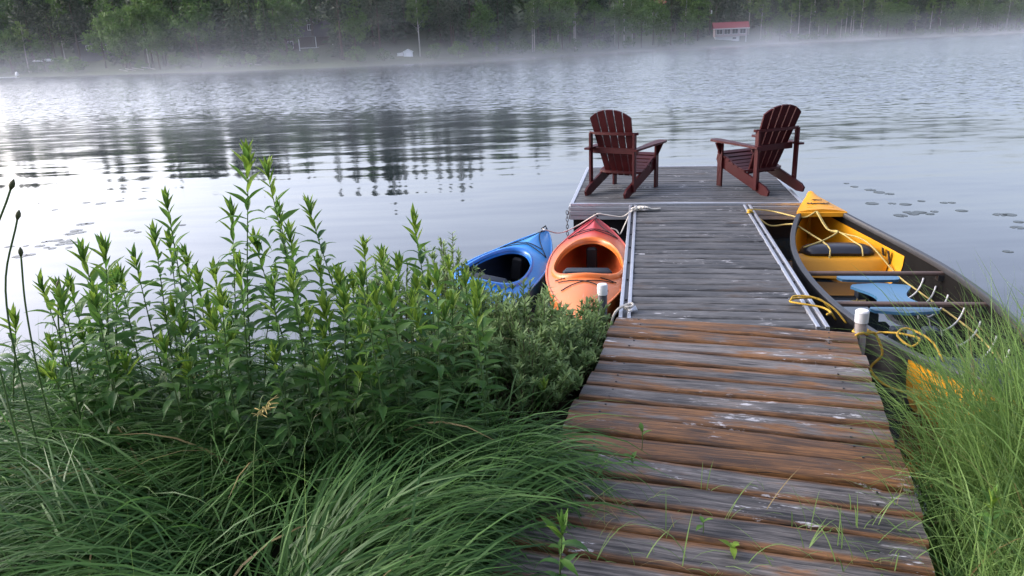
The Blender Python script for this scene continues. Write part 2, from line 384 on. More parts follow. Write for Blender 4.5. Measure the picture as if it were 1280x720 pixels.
FSX = np.array([-420, -200, -115, -70, -30, -12, 12, 37, 81, 140, 220, 330, 520.]); FSY = np.array([230, 196, 178, 150, 133, 145, 176, 207, 250, 280, 312, 335, 350.])
def far_shore(x): return np.interp(x, FSX, FSY)
def far_z(x, d):
    x = np.asarray(x, float); d = np.asarray(d, float)
    sl = 0.20 + 0.10*sstep(40, 200, x)
    up = 0.45*sstep(0, 1.5, d) + 0.10*np.clip(d, 0, 14) + sl*np.clip(d-14, 0, 170)
    return np.where(d > 0, up, d*0.25) + 0.5*vnoise(x*0.06, d*0.08)*sstep(2, 20, d)
xs = np.linspace(-420, 520, 190); ds = np.concatenate([[-5, -1, 0, 0.8, 1.6, 3, 6, 10], np.linspace(14, 190, 30)])
X, D = np.meshgrid(xs, ds); i = np.arange(X.size).reshape(X.shape)
V = np.stack([X.ravel(), (far_shore(X)+D).ravel(), far_z(X, D).ravel()], 1)
Q = np.stack([i[:-1, :-1].ravel(), i[:-1, 1:].ravel(), i[1:, 1:].ravel(), i[1:, :-1].ravel()], 1)
tag(obj('far_hillside', fast_mesh('far_hillside', V, Q), 'far_ground'), 'wooded hillside behind the far shore', 'hillside', kind='structure')

# ------------------------------------------------------------------ far trees
def rand_quads(cent, size, rg, up_bias=0.0, aspect=0.6, direction=None, tint=None):
    """small leaf-clump faces: one bent quad (kite) each"""
    n = len(cent)
    a = rg.normal(size=(n, 3)) if direction is None else direction
    a /= np.linalg.norm(a, axis=1, keepdims=True)
    b = rg.normal(size=(n, 3)); b[:, 2] *= (1-up_bias)
    b -= a*(a*b).sum(1, keepdims=True); b /= np.linalg.norm(b, axis=1, keepdims=True)
    s = size[:, None] if np.ndim(size) else size
    V = np.stack([cent-a*s*0.5, cent+b*s*aspect*0.5+a*s*0.05, cent+a*s*0.5, cent-b*s*aspect*0.5+a*s*0.05], 1).reshape(-1, 3)
    Qd = np.arange(n*4).reshape(n, 4)
    t = rg.random(n) if tint is None else tint
    return V, Qd, np.repeat(t, 4)
def crown_spruce(H, Rb, rg):
    n = 1700; z = H*(0.06 + 0.94*rg.random(n)**1.25)
    whorl = 0.75 + 0.25*np.sin(z*2*math.pi/(H*0.055) + rg.random()*6)
    az = rg.random(n)*2*math.pi; lob = 0.82 + 0.18*np.sin(az*5 + z*1.3)
    r = Rb*(1-z/H)**0.85*whorl*lob*np.sqrt(rg.random(n)*0.85+0.15) + 0.08
    c = np.stack([r*np.cos(az), r*np.sin(az), z-0.22*r], 1)
    d = np.stack([np.cos(az), np.sin(az), -0.35+0.3*rg.normal(size=n)], 1)
    size = (0.35+0.85*(1-z/H))*(0.7+0.6*rg.random(n))
    return rand_quads(c, size, rg, 0.6, 0.42, d)
def crown_broad(H, Rr, z0, rg, nc=46, per=42, leaf=0.55):
    cs = []
    for _ in range(nc):
        u = rg.normal(size=3); u /= np.linalg.norm(u); q = rg.random()**0.4
        zc = (u[2]*q*0.5+0.5); prof = 0.55+0.45*math.sin(math.pi*min(1, zc*0.85+0.15))
        cs.append((u[0]*q*Rr*prof, u[1]*q*Rr*prof, z0+zc*(H-z0)*0.94, (0.55+0.6*rg.random())*Rr*0.33))
    cs = np.array(cs); idx = np.repeat(np.arange(nc), per)
    off = rg.normal(size=(nc*per, 3)); off /= np.linalg.norm(off, axis=1, keepdims=True); off *= (rg.random((nc*per, 1))**0.5)
    c = cs[idx, :3] + off*cs[idx, 3:4]*np.array([1, 1, 0.75])
    tint = np.clip(np.repeat(rg.random(nc), per)*0.6 + rg.random(nc*per)*0.4, 0, 1)
    return rand_quads(c, leaf*(0.6+0.8*rg.random(nc*per)), rg, 0.2, 0.75, tint=tint)
def crown_pine(H, Rr, rg):
    Vs, Qs, Ts = [], [], []; o = 0
    for lv in range(13):
        z = H*(0.42+0.56*lv/12); rr = Rr*(1.0-0.75*(lv/12)**1.5)
        for q in range(4):
            az = rg.random()*6.28; ro = rr*(0.25+0.7*rg.random()); nn = 34
            c = np.stack([rg.normal(ro*math.cos(az), rr*0.22, nn), rg.normal(ro*math.sin(az), rr*0.22, nn), rg.normal(z, 0.28, nn)], 1)
            V_, Q_, t_ = rand_quads(c, 0.65*(0.6+0.8*rg.random(nn)), rg, 0.5, 0.45); Vs.append(V_); Qs.append(Q_+o); Ts.append(t_); o += len(V_)
    return np.concatenate(Vs), np.concatenate(Qs), np.concatenate(Ts)
def trunk_mb(H, r, rg, limbs=0, z0=0.3, lean=0.3, reach=1.5):
    m = MB(); lx, ly = rg.normal(0, lean, 2)
    pts = [(lx*(t**2), ly*(t**2), H*t-0.4*(t == 0)) for t in (0, 0.25, 0.5, 0.75, 1)]
    m.tube(pts, [r*1.15, r*0.85, r*0.6, r*0.36, r*0.06], 7)
    for q in range(limbs):
        t = z0+(0.9-z0)*rg.random(); az = rg.random()*6.28; b = Vector((lx*t*t, ly*t*t, H*t)); L = reach*(1.1-t)
        e = b+Vector((math.cos(az)*L, math.sin(az)*L, L*0.7))
        m.tube([b, b.lerp(e, 0.5)+Vector((0, 0, -0.1)), e], [r*0.35, r*0.22, r*0.05], 5)
    return m
TREES = {}
def tree_proto(kind, i, crown, trunk, leafmat, barkmat):
    V_, Q_, t_ = crown
    cm = fast_mesh(kind+'_crown', V_, Q_, t_, False); cm.materials.append(MAT[leafmat])
    tm = trunk.mesh(kind+'_trunk', True); tm.materials.append(MAT[barkmat])
    TREES.setdefault(kind, []).append((cm, tm))
trg = np.random.default_rng(5)
for i in range(4): tree_proto('spruce_tree', i, crown_spruce(18, 3.0+0.35*i, trg), trunk_mb(18, 0.22, trg, lean=0.1), 'spruce_needles', 'bark')
for i in range(5): tree_proto('broadleaf_tree', i, crown_broad(15, 4.3+0.3*i, 2.2+0.5*i, trg), trunk_mb(14, 0.24, trg, 7, 0.25, 0.5, 3.0), 'broad_leaves', 'bark')
for i in range(4): tree_proto('birch_tree', i, crown_broad(17, 3.0, 4.5+0.8*i, trg, 34, 36, 0.48), trunk_mb(16.5, 0.17, trg, 6, 0.3, 0.8, 2.4), 'birch_leaves', 'birch_bark')
for i in range(3): tree_proto('pine_tree', i, crown_pine(19, 4.2, trg), trunk_mb(18.6, 0.27, trg, 5, 0.45, 0.4, 2.4), 'pine_needles', 'bark')
for i in range(3): tree_proto('shore_bush', i, crown_broad(4.2, 2.6, 0.1, trg, 22, 36, 0.42), trunk_mb(3.2, 0.08, trg, 6, 0.1, 0.4, 1.2), 'broad_leaves', 'bark')
LAB = {'spruce_tree': ('dark pointed spruce in the wood along the far shore', 'spruces on the far shore'),
       'broadleaf_tree': ('round leafy green tree in the wood along the far shore', 'leafy trees on the far shore'),
       'birch_tree': ('slender pale-trunked birch in the wood along the far shore', 'birches on the far shore'),
       'pine_tree': ('tall dark pine with bare lower trunk on the far shore', 'pines on the far shore'),
       'shore_bush': ('low leafy bush on the waterline of the far shore', 'bushes on the far waterline')}
def plant_tree(kind, x, d, s, sz=None, label=None):
    cm, tm = TREES[kind][trg.integers(len(TREES[kind]))]
    lab, grp = LAB[kind]
    if kind != 'shore_bush':
        zone = ('at the front edge of', 0) if d < 9 else (('behind the front trees of', 1) if d < 26 else ('high on the slope of', 2))
        lab = lab.split(' in the wood')[0].split(' on the far')[0]+' '+zone[0]+' the far wood'; grp = grp+(', front edge', ', second ranks', ', upper slope')[zone[1]]
    t = thing(kind, label or lab, 'bush' if kind == 'shore_bush' else 'tree', (x, float(far_shore(x))+d, float(far_z(x, d))-0.1), trg.random()*6.28, None if label else grp)
    sz = sz or s*(0.92+0.16*trg.random()); t.scale = (s, s, sz)
    obj('trunk', tm, None, t); obj('crown', cm, None, t)
    return t
def pixx(px, Y):            # world x of a picture column at distance Y on the far shore
    return aty(px, 60, Y).x
CLEAR = [(100, 138, 0, 20), (366, 424, 0, 23), (492, 518, 0, 8), (884, 942, 0, 14), (814, 831, 7.5, 88)]     # columns kept open in front of the buildings, up to a depth
def blocked(x, d):
    y = float(far_shore(x))+d
    px = 640+F*x/(y*math.cos(PITCH))-12
    return any(a-6 < px < b+6 and lo <= d < dd for a, b, lo, dd in CLEAR)
n_tree = 0
for row, (d0, stp, kinds, smin, smax) in enumerate([
        (2.0, 4.2, ['shore_bush']*5 + ['broadleaf_tree'], 0.45, 0.85),
        (6.5, 5.5, ['broadleaf_tree']*4 + ['spruce_tree']*2 + ['birch_tree']*2 + ['pine_tree'], 0.55, 0.85),
        (12, 6.0, ['broadleaf_tree']*3 + ['spruce_tree']*3 + ['birch_tree']*2 + ['pine_tree']*2, 0.75, 1.1),
        (20, 6.5, ['broadleaf_tree']*2 + ['spruce_tree']*4 + ['birch_tree']*1 + ['pine_tree']*2, 0.9, 1.2),
        (30, 6.0, ['broadleaf_tree']*2 + ['spruce_tree']*4 + ['pine_tree']*1, 0.95, 1.25),
        (43, 7.5, ['broadleaf_tree']*2 + ['spruce_tree']*3, 0.95, 1.25),
        (62, 11.0, ['broadleaf_tree']*2 + ['spruce_tree']*3, 1.0, 1.3),
        (92, 18.0, ['broadleaf_tree']*2 + ['spruce_tree']*3, 1.0, 1.3)]):
    x = -170.0
    while x < 300:
        jx = x+trg.normal(0, stp*0.25); d = d0*(1+0.22*trg.normal()*0.6); y = float(far_shore(jx))+d
        x += stp*(0.75+0.5*trg.random())*(0.8+0.2*abs(math.cos(math.atan2(float(far_shore(jx+3))-float(far_shore(jx-3)), 6))))
        if not (-0.78 < jx/y < 0.80): continue
        kd = kinds[trg.integers(len(kinds))]
        if jx > 90 and row in (1, 2) and trg.random() < 0.5: kd = 'birch_tree'
        if blocked(jx, d): continue
        plant_tree(kd, jx, max(0.6, d), smin+(smax-smin)*trg.random()); n_tree += 1

for q, (x_, y_, s_) in enumerate(((-13, -9, 0.9), (-5, -14, 1.05), (4.5, -15, 1.05), (13, -11, 0.9))):  # trees added out of view to keep part of the sky light off the foreground
    cm, tm = TREES['broadleaf_tree'][q % 5]; t = thing('broadleaf_tree', 'unseen leafy tree added behind the boardwalk to block sky light', 'tree', (x_, y_, float(ground_z(x_, y_))-0.1), q*1.1, 'unseen trees added behind the boardwalk'); t.scale = (s_, s_, s_)
    obj('trunk', tm, None, t); obj('crown', cm, None, t)

for px, d_, kd, s_ in ((352, 9, 'broadleaf_tree', 0.8), (438, 8, 'pine_tree', 0.9), (432, 11, 'spruce_tree', 0.75), (380, 4, 'shore_bush', 0.6), (405, 5, 'shore_bush', 0.6), (84, 10, 'pine_tree', 1.0), (138, 8, 'broadleaf_tree', 0.75), (100, 6, 'shore_bush', 0.5), (178, 7, 'broadleaf_tree', 0.9), (225, 6, 'broadleaf_tree', 0.85)):
    x_ = pixx(px, 150 if px > 300 else 170); plant_tree(kd, x_, d_, s_, None, 'leafy tree at the side of the log house, toward the cabin' if px == 352 else ('tall pine close beside the dark cabin' if px == 84 else ('leafy tree close beside the dark cabin' if px == 138 else ('spruce close beside the log house' if px == 432 else ('pine close beside the log house' if px == 438 else None)))))

# ------------------------------------------------------------------ far buildings and small things on the far shore
def place_far(px, py, Y):
    p = aty(px, py, Y); return p, math.atan2(-p.x, p.y)     # turn so that local -Y looks back at the viewer
def window(parent, x, y, z, wd, ht, name='window', bars=True):
    f = MB(); t = 0.09
    f.box((x, y, z+ht/2), (wd+2*t, 0.08, t)).box((x, y, z-ht/2), (wd+2*t, 0.08, t)).box((x-wd/2-t/2, y, z), (t, 0.08, ht-t)).box((x+wd/2+t/2, y, z), (t, 0.08, ht-t))
    if bars: f.box((x, y+0.005, z), (0.05, 0.05, ht-t))
    o = obj(name, f, 'trim_white', parent); obj('pane', MB().box((x, y+0.03, z), (wd, 0.02, ht-t)), 'window_glass', o)
def gable(m, w, d, z, h, ov=0.3, axis='x', t=0.12):
    """roof with the ridge along axis"""
    a, b = (w/2+ov, d/2+ov) if axis == 'x' else (d/2+ov, w/2+ov)
    pr = [(-b, z-0.15), (0, z+h), (b, z-0.15), (b, z-0.15+t), (0, z+h+t), (-b, z-0.15+t)]
    m.prism(pr, -a, a, 'yzx' if axis == 'x' else 'xzy'); return m
# red-roofed boathouse
p, rz = place_far(913, 54, 252); t = thing('boathouse', 'pale pink two-storey boathouse with a red roof and four front windows', 'boathouse', p, rz+R_(8))
obj('wall', MB().box((0, 2, 3.35), (10, 5, 2.5)), 'wall_pink', t)
obj('lower_wall', MB().box((-1.0, 2.3, 0.95), (7.5, 3.8, 2.3)), 'wall_white', t)
rm = MB(); rm.prism([(-1.2, 4.35), (2.0, 6.3), (5.2, 4.35), (5.2, 4.5), (2.0, 6.45), (-1.2, 4.5)], -5.6, 5.6, 'yzx'); obj('roof', rm, 'roof_red', t)
gm = MB()
for sx in (-5.0, 5.0): gm.prism([(-0.45, 4.6), (2.0, 6.2), (4.45, 4.6)], sx-0.05, sx+0.05, 'yzx')
obj('gable_end', gm, 'wall_pink', t)
obj('fascia', MB().box((0, -1.22, 4.42), (11.3, 0.06, 0.22)), 'trim_white', t)
for q in range(4): window(t, -3.6+q*2.4, -0.54, 3.55, 1.75, 1.5)
obj('door', MB().box((1.2, 0.37, 1.5), (1.1, 0.06, 0.5)), 'window_glass', t)
for sx in (-4.7, 4.7): obj('post', MB().box((sx, -0.2, 0.7), (0.22, 0.22, 2.85)), 'wall_white', t)
# log house with dormers
p, rz = place_far(392, 62, 162); t = thing('log_house', 'dark log house with white-trimmed dormers half hidden among trees', 'house', p, rz)
obj('wall', MB().box((0, 3, 1.0), (11, 6, 3.4)), 'wall_log', t)
obj('roof', gable(MB(), 11, 6, 2.8, 3.0, 0.6).add([], []) if False else gable(MB(), 11, 6.0, 2.75, 3.1, 0.7), 'roof_dark', t).location = (0, 3, 0)
for sx in (-3.9, -0.3):
    d_ = obj('dormer', MB().box((sx, 1.2, 4.4), (1.4, 1.6, 1.5)), 'wall_log', t)
    obj('dormer_roof', MB().prism([(sx-1.0, 5.05), (sx, 5.8), (sx+1.0, 5.05), (sx+1.0, 5.25), (sx, 6.0), (sx-1.0, 5.25)], 0.2, 2.3, 'xzy'), 'trim_white', d_)
    window(t, sx, 0.34, 4.35, 0.75, 1.1)
pm = obj('porch', MB().box((0.6, -1.2, 2.55), (7.0, 2.4, 0.18)), 'wall_grey', t)
for sx in (-2.7, 0.6, 3.9): obj('porch_post', MB().box((sx, -2.2, 0.9), (0.16, 0.16, 3.1)), 'wall_white', t)
obj('railing', MB().box((0.6, -2.2, 0.35), (6.6, 0.06, 0.09)).box((0.6, -2.2, -0.35), (6.6, 0.06, 0.07)), 'wall_white', t)
for sx in (4.75, -4.4): window(t, sx, -0.05, 1.1, 0.9, 1.3)
# small dark cabin
p, rz = place_far(121, 74, 186); t = thing('cabin', 'small dark cabin with white window frames under tall pines', 'cabin', p, rz)
obj('wall', MB().box((0, 2.5, 1.7), (8.5, 5, 4.0)), 'wall_grey', t)
obj('roof', gable(MB(), 8.5, 5, 3.6, 1.5, 0.5, 'y'), 'roof_dark', t).location = (0, 2.5, 0)
obj('verge', MB().box((2.1, -0.55, 4.75), (4.6, 0.08, 0.2), (0, R_(17), 0)), 'trim_white', t)
for sx, wd in ((-1.2, 1.0), (1.6, 1.7)): window(t, sx, -0.05, 2.6, wd, 0.9)
obj('deck', MB().box((0.6, -1.0, 0.4), (8.6, 2.0, 1.6)), 'wall_grey', t)
# white shed
p, rz = place_far(511, 77, 149); t = thing('garden_shed', 'small white gabled shed on the far lawn', 'shed', p, rz)
obj('wall', MB().prism([(-0.85, -0.5), (0.85, -0.5), (0.85, 1.75), (0, 2.15), (-0.85, 1.75)], 0, 1.8, 'xzy'), 'wall_white', t)
obj('roof', MB().prism([(-1.0, 1.72), (0, 2.2), (1.0, 1.72), (1.0, 1.82), (0, 2.3), (-1.0, 1.82)], -0.12, 1.9, 'xzy'), 'trim_white', t)
obj('door', MB().box((0, -0.02, 0.75), (0.9, 0.05, 1.7)), 'trim_white', t)
p, rz = place_far(500, 77, 150); t = thing('storage_box', 'pale slant-topped storage bin beside the white shed', 'bin', p, rz)
obj('body', MB().prism([(-0.9, -0.4), (0.75, -0.4), (0.75, 1.55), (-0.35, 1.45)], 0, 1.2, 'xzy'), 'wall_white', t)
obj('lid', MB().box((0.2, 0.6, 1.56), (1.25, 1.4, 0.08), (0, R_(-5), 0)), 'trim_white', t)
# red gable higher up the slope
p, rz = place_far(822, 11, float(far_shore(pixx(822, 290)))+90); t = thing('red_cottage', 'red-roofed cottage high among the trees of the slope', 'cottage', p, rz)
obj('wall', MB().box((0, 2.5, -0.3), (6, 5, 3.2)), 'wall_grey', t); obj('roof', gable(MB(), 6, 5, 1.4, 2.0, 0.4), 'roof_red', t).location = (0, 2.5, 0)
window(t, 0, -0.05, 0.3, 1.2, 1.0)
# utility poles and the line between them
pp = []
for px, py, Y in ((887, 42, 262), (1016, 38, 300)):
    p, rz = place_far(px, py, Y); t = thing('utility_pole', 'pale wooden utility pole beside the %s' % ('red-roofed boathouse' if px < 900 else 'birch trunks of the far shore'), 'pole', p, rz)
    obj('mast', MB().tube([(0, 0, -3), (0, 0, 18)], [0.2, 0.13], 8), 'pole_wood', t); obj('crossarm', MB().box((0, 0, 17), (2.4, 0.12, 0.16)), 'pole_wood', t)
    obj('transformer', MB().tube([(0.3, 0, 6.0), (0.3, 0, 7.2)], 0.28, 10), 'trim_white', t); pp.append(p)
for zz, nm in ((11.6, 'lower'), (12.6, 'upper')):
    a, b = pp[0]+Vector((0, 0, zz)), pp[1]+Vector((0, 0, zz)); m = MB(); pts = [a.lerp(b, q/14)-Vector((0, 0, 1.2*math.sin(math.pi*q/14))) for q in range(15)]
    tag(obj('power_line', m.tube(pts, 0.035, 5), 'pole_wood'), nm+' power line strung between the two utility poles', 'cable')
# upturned boat, dock, white post, fallen trunks, rocks
def far_one(name, mb, mat, label, cat, px, py, Y, grp=None, smooth=False):
    p, rz = place_far(px, py, Y); o = obj(name, mb, mat, None, smooth); o.location = p; o.rotation_euler[2] = rz; return tag(o, label, cat, grp)
hm = MB(); st = []
for q in range(9):
    u = q/8*2-1; r_ = 0.55*math.sqrt(max(0.02, 1-u*u))
    st.append([(u*2.6, r_*math.cos(a_), 0.62*r_/0.55*math.sin(a_)+0.12*u*u) for a_ in np.linspace(0, math.pi, 8)])
hm.add([q for s_ in st for q in s_], [(i*8+j, i*8+j+1, i*8+9+j, i*8+8+j) for i in range(8) for j in range(7)])
far_one('upturned_boat', hm, 'trim_white', 'white boat lying upside down on the far lawn', 'boat', 57, 77, 181, smooth=True)
t = thing('swimming_dock', 'low pale dock at the waterline of the far shore', 'dock', place_far(6, 99, 172)[0], R_(35))
obj('deck', MB().box((0, 0, 0.35), (4.5, 2.0, 0.12)), 'wall_white', t)
for q in range(4): obj('pile', MB().tube([(-1.9+q % 2*3.8, -0.8+q//2*1.6, -1.5), (-1.9+q % 2*3.8, -0.8+q//2*1.6, 0.5)], 0.07, 6), 'pole_wood', t)
bm_ = MB()
for q in range(7):
    pass
bm_.tube([(0, 0, 0), (0, 0, 0.3), (0, 0, 0.75), (0, 0, 1.0)], [0.25, 0.42, 0.36, 0.06], 10)
far_one('mooring_buoy', bm_, 'trim_white', 'round white buoy beside the far dock', 'buoy', 22, 95.5, 174, smooth=True)
far_one('white_stake', MB().tube([(0, 0, -0.6), (0.1, 0, 1.0), (-0.05, 0, 2.1)], [0.14, 0.12, 0.05], 6), 'trim_white', 'weathered white stake at the misty waterline', 'stake', 616, 71, 168)
for q, (px, py) in enumerate(((150, 93), (158, 92), (166, 91), (178, 90), (313, 86))):
    m = MB(); L = 3.2+q*0.3; m.tube([(0, 0, 0.9), (L*0.45, -0.6, 0.55), (L, -1.4, -0.3)], [0.09, 0.07, 0.03], 6)
    far_one('fallen_trunk', m, 'birch_bark', 'bare bleached trunk leaning from the far bank into the water', 'log', px, py, float(far_shore(pixx(px, 150)))+2.0, 'fallen trunks on the far bank')
for q, (px, py, s_) in enumerate(((966, 30, 1.6), (978, 26, 2.0), (985, 24, 1.2), (955, 34, 1.1), (1096, 22, 2.0), (1104, 19, 1.4), (1088, 22, 1.0))):
    m = MB(); rr = random.Random(q); pts = []
    for i_ in range(4):
        for j in range(7):
            a_ = j/7*6.283; el = (-0.4, 0.1, 0.6, 1.15)[i_]; rad = s_*(0.8+0.35*rr.random()); pts.append((rad*math.cos(a_)*math.cos(el)*1.2, rad*math.sin(a_)*math.cos(el), rad*0.6*math.sin(el)))
    m.add(pts, [(i_*7+j, i_*7+(j+1) % 7, i_*7+7+(j+1) % 7, i_*7+7+j) for i_ in range(3) for j in range(7)]+[tuple(21+j for j in range(7))])
    far_one('boulder', m, 'rock', 'pale boulder showing among the birches of the far slope', 'rock', px, py, 318, 'boulders on the far slope')

# ------------------------------------------------------------------ mist over the lake
k = NT('mist'); geo = k.n('NewGeometry').outputs['Position']; sp = k.n('SeparateXYZ'); k.set(sp.inputs[0], geo)
nz = k.noise(k.mapping(geo, (0.035, 0.03, 0.10)), 1.0, 3, 0.6)
low = k.math('EXPONENT', k.math('MULTIPLY', sp.outputs[2], -0.5))
high = k.math('MULTIPLY', k.math('EXPONENT', k.math('MULTIPLY', sp.outputs[2], -0.13)), k.smooth(nz, 0.50, 0.68))
den = k.math('ADD', k.math('MULTIPLY', low, k.math('MULTIPLY', k.math('ADD', nz, -0.1), 0.9)), k.math('MULTIPLY', high, 0.22))
xr = k.math('MAXIMUM', k.math('ADD', sp.outputs[0], 12.0), 0.0); xl = k.math('MAXIMUM', k.math('SUBTRACT', -30.0, sp.outputs[0]), 0.0)
ysh = k.math('ADD', k.math('ADD', 140.0, k.math('MULTIPLY', k.math('MINIMUM', xr, 95.0), 1.1)), k.math('ADD', k.math('MULTIPLY', k.math('MAXIMUM', k.math('SUBTRACT', xr, 95.0), 0.0), 0.45), k.math('MULTIPLY', xl, 0.45)))
dsh = k.math('SUBTRACT', ysh, sp.outputs[1])
den = k.math('MULTIPLY', den, k.math('ADD', k.math('MULTIPLY', k.smooth(dsh, 75.0, 5.0, 0.0, 1.0), 1.0), k.smooth(sp.outputs[1], 25.0, 60.0, 0.0, 0.17)))
pv = k.n('VolumePrincipled'); pv.inputs['Color'].default_value = (0.86, 0.91, 1.0, 1); k.set(pv.inputs['Density'], k.math('MULTIPLY', den, 0.016))
k.t.links.new(pv.outputs[0], k.out.inputs['Volume']); MAT['mist'] = k.m
mo = obj('mist', MB().box((30, 195, 8.02), (620, 310, 16)), 'mist'); tag(mo, 'white morning mist drifting over the far water', 'mist', kind='stuff')
k.m.cycles.volume_step_rate = 0.35 if hasattr(k.m.cycles, 'volume_step_rate') else None

# ------------------------------------------------------------------ floating dock, gangway, ramp
GD = math.atan2(-0.178, 0.984)                 # turn of the dock and gangway
def board_mesh(name, L, Wd, T, rr, bev, mat, warp=0.004, nseg=10):
    """one plank: rounded worn edges, a little cup and waviness along its length"""
    prof = [(-Wd/2, -T/2), (-Wd/2, T/2-bev), (-Wd/2+bev*0.35, T/2-bev*0.3), (-Wd/2+bev, T/2), (-Wd*0.16, T/2+0.0015), (Wd*0.16, T/2+0.0015), (Wd/2-bev, T/2), (Wd/2-bev*0.35, T/2-bev*0.3), (Wd/2, T/2-bev), (Wd/2, -T/2)]
    n = len(prof); v = []; ph = rr.random()*6
    for i in range(nseg+1):
        u = i/nseg; x = (u-0.5)*L; dz = warp*math.sin(u*5+ph)+rr.gauss(0, warp*0.2); dy = warp*0.8*math.sin(u*4+ph*2)
        for (y, z) in prof:
            jit = rr.gauss(0, 0.0014) if abs(y) > Wd/2-bev*1.2 and z > 0 else 0
            v.append((x, y+dy+jit, z+dz))
    f = [(i*n+j, i*n+(j+1) % n, i*n+n+(j+1) % n, i*n+n+j) for i in range(nseg) for j in range(n)] + [tuple(range(n)), tuple(nseg*n+j for j in range(n-1, -1, -1))]
    me = MB().add(v, f).mesh(name); me.materials.append(MAT[mat])
    me.polygons.foreach_set('use_smooth', [True]*len(me.polygons))
    try: me.set_sharp_from_angle(angle=R_(50))
    except Exception: pass
    return me
rr = random.Random(3)
DW, DD, DZ = 2.62, 2.76, 0.42
dock = thing('floating_dock', 'square floating dock with grey boards and an aluminium skirt', 'dock', (0.72, 8.70, 0), GD)
dvar = [board_mesh('board', DW-0.09, 0.128, 0.036, rr, 0.012, 'dock_wood', 0.002) for _ in range(4)]
nb = 19; pit = (DD-0.10)/nb
for i in range(nb):
    o = obj('board', dvar[i % 4], None, dock); o.location = (DW/2+rr.gauss(0, 0.003), 0.05+pit*(i+0.5), DZ-0.018); o.rotation_euler[2] = math.pi*(i//4 % 2); o.color = (0.38+0.1*rr.random(), 0, 0, 1)
for nm, c, s_ in (('front', (DW/2, 0.022, DZ-0.012), (DW, 0.044, 0.036)), ('back', (DW/2, DD-0.022, DZ-0.012), (DW, 0.044, 0.036)), ('left', (0.0215, DD/2, DZ-0.010), (0.043, DD-0.092, 0.036)), ('right', (DW-0.0215, DD/2, DZ-0.010), (0.043, DD-0.092, 0.036))):
    obj('edge_trim', MB().box(c, s_, bev=0.004), 'aluminium', dock)
for side, (c0, sx, sy) in {'front': ((DW/2, -0.004), DW, 0.03), 'back': ((DW/2, DD+0.004), DW, 0.03), 'left': ((-0.004, DD/2), 0.03, DD-0.02), 'right': ((DW+0.004, DD/2), 0.03, DD-0.02)}.items():
    sk = MB()
    for z0, hh, dep in ((DZ-0.055, 0.045, 0.0), (DZ-0.106, 0.052, 0.006), (DZ-0.160, 0.048, 0.001)):
        sk.box((c0[0], c0[1], z0), (sx+2*dep, sy+2*dep, hh), bev=0.004)
    obj('skirt', sk, 'aluminium_skirt', dock)
for fx in (0.34, DW-0.34):
    for fy in (0.5, DD/2, DD-0.5):
        fm = MB().box((fx, fy, 0.06), (0.58, 0.78, 0.36), bev=0.05); obj('float', fm, 'float_plastic', dock)
obj('float_panel', MB().box((DW/2, 0.11, 0.07), (DW-0.06, 0.06, 0.34)), 'float_plastic', dock)
# chain hanging at the corner
chain = thing('mooring_chain', 'rusty steel chain hanging from the dock corner into the water', 'chain', Matrix.Rotation(GD, 3, 'Z') @ Vector((-0.035, -0.012, 0)) + Vector((0.72, 8.70, 0)), GD)
for q in range(10):
    m = MB(); pts = [(0.013*math.cos(a_), 0, 0.026*math.sin(a_)) for a_ in np.linspace(0, 2*math.pi, 13)[:-1]]
    o = obj('link', m.tube(pts, 0.0045, 6, closed=True), 'dark_metal', chain, True); o.location = (0, 0, DZ-0.10-q*0.042); o.rotation_euler = (0, 0.1*rr.gauss(0, 1), R_(90)*(q % 2)+0.2)

GW, GL = 1.345, 3.86
gang = thing('gangway', 'narrow gangway of grey weathered boards between two aluminium rails', 'gangway', (0.70, 4.72, 0), GD)   # near left corner
GZ = 0.412
gvar = [board_mesh('board', GW-0.165, 0.135, 0.036, rr, 0.013, 'dock_wood', 0.003) for _ in range(5)]
nb = 26; pit = (GL-0.02)/nb
for i in range(nb):
    o = obj('board', gvar[i % 5], None, gang); o.location = (GW/2+rr.gauss(0, 0.004), pit*(i+0.5), GZ-0.018+rr.gauss(0, 0.0015)); o.rotation_euler[2] = math.pi*(i//5 % 2)+rr.gauss(0, 0.002); o.color = (0.36+0.16*rr.random(), 0, 0, 1)
for sx in (0, 1):
    x0 = 0.0 if sx == 0 else GW-0.085
    ra = obj('side_rail', MB().box((x0+0.0425, GL/2, GZ-0.075), (0.085, GL, 0.125)), 'aluminium_skirt', gang)
    for q in (0.014, 0.071): obj('rail_strip', MB().box((x0+q, GL/2, GZ-0.002), (0.026, GL, 0.022), bev=0.003), 'aluminium', ra)
    obj('rail_slot', MB().box((x0+0.0425, GL/2, GZ-0.011), (0.030, GL, 0.006)), 'dark_metal', ra)
    for q in range(7): obj('bolt', MB().tube([(x0+0.0425, 0.5+q*0.5, GZ-0.01), (x0+0.0425, 0.5+q*0.5, GZ+0.004)], 0.009, 8), 'dark_metal', ra)
for q in range(4): obj('cross_beam', MB().box((GW/2, 0.4+q*1.0, GZ-0.085), (GW-0.18, 0.08, 0.09)), 'beam_wood', gang)

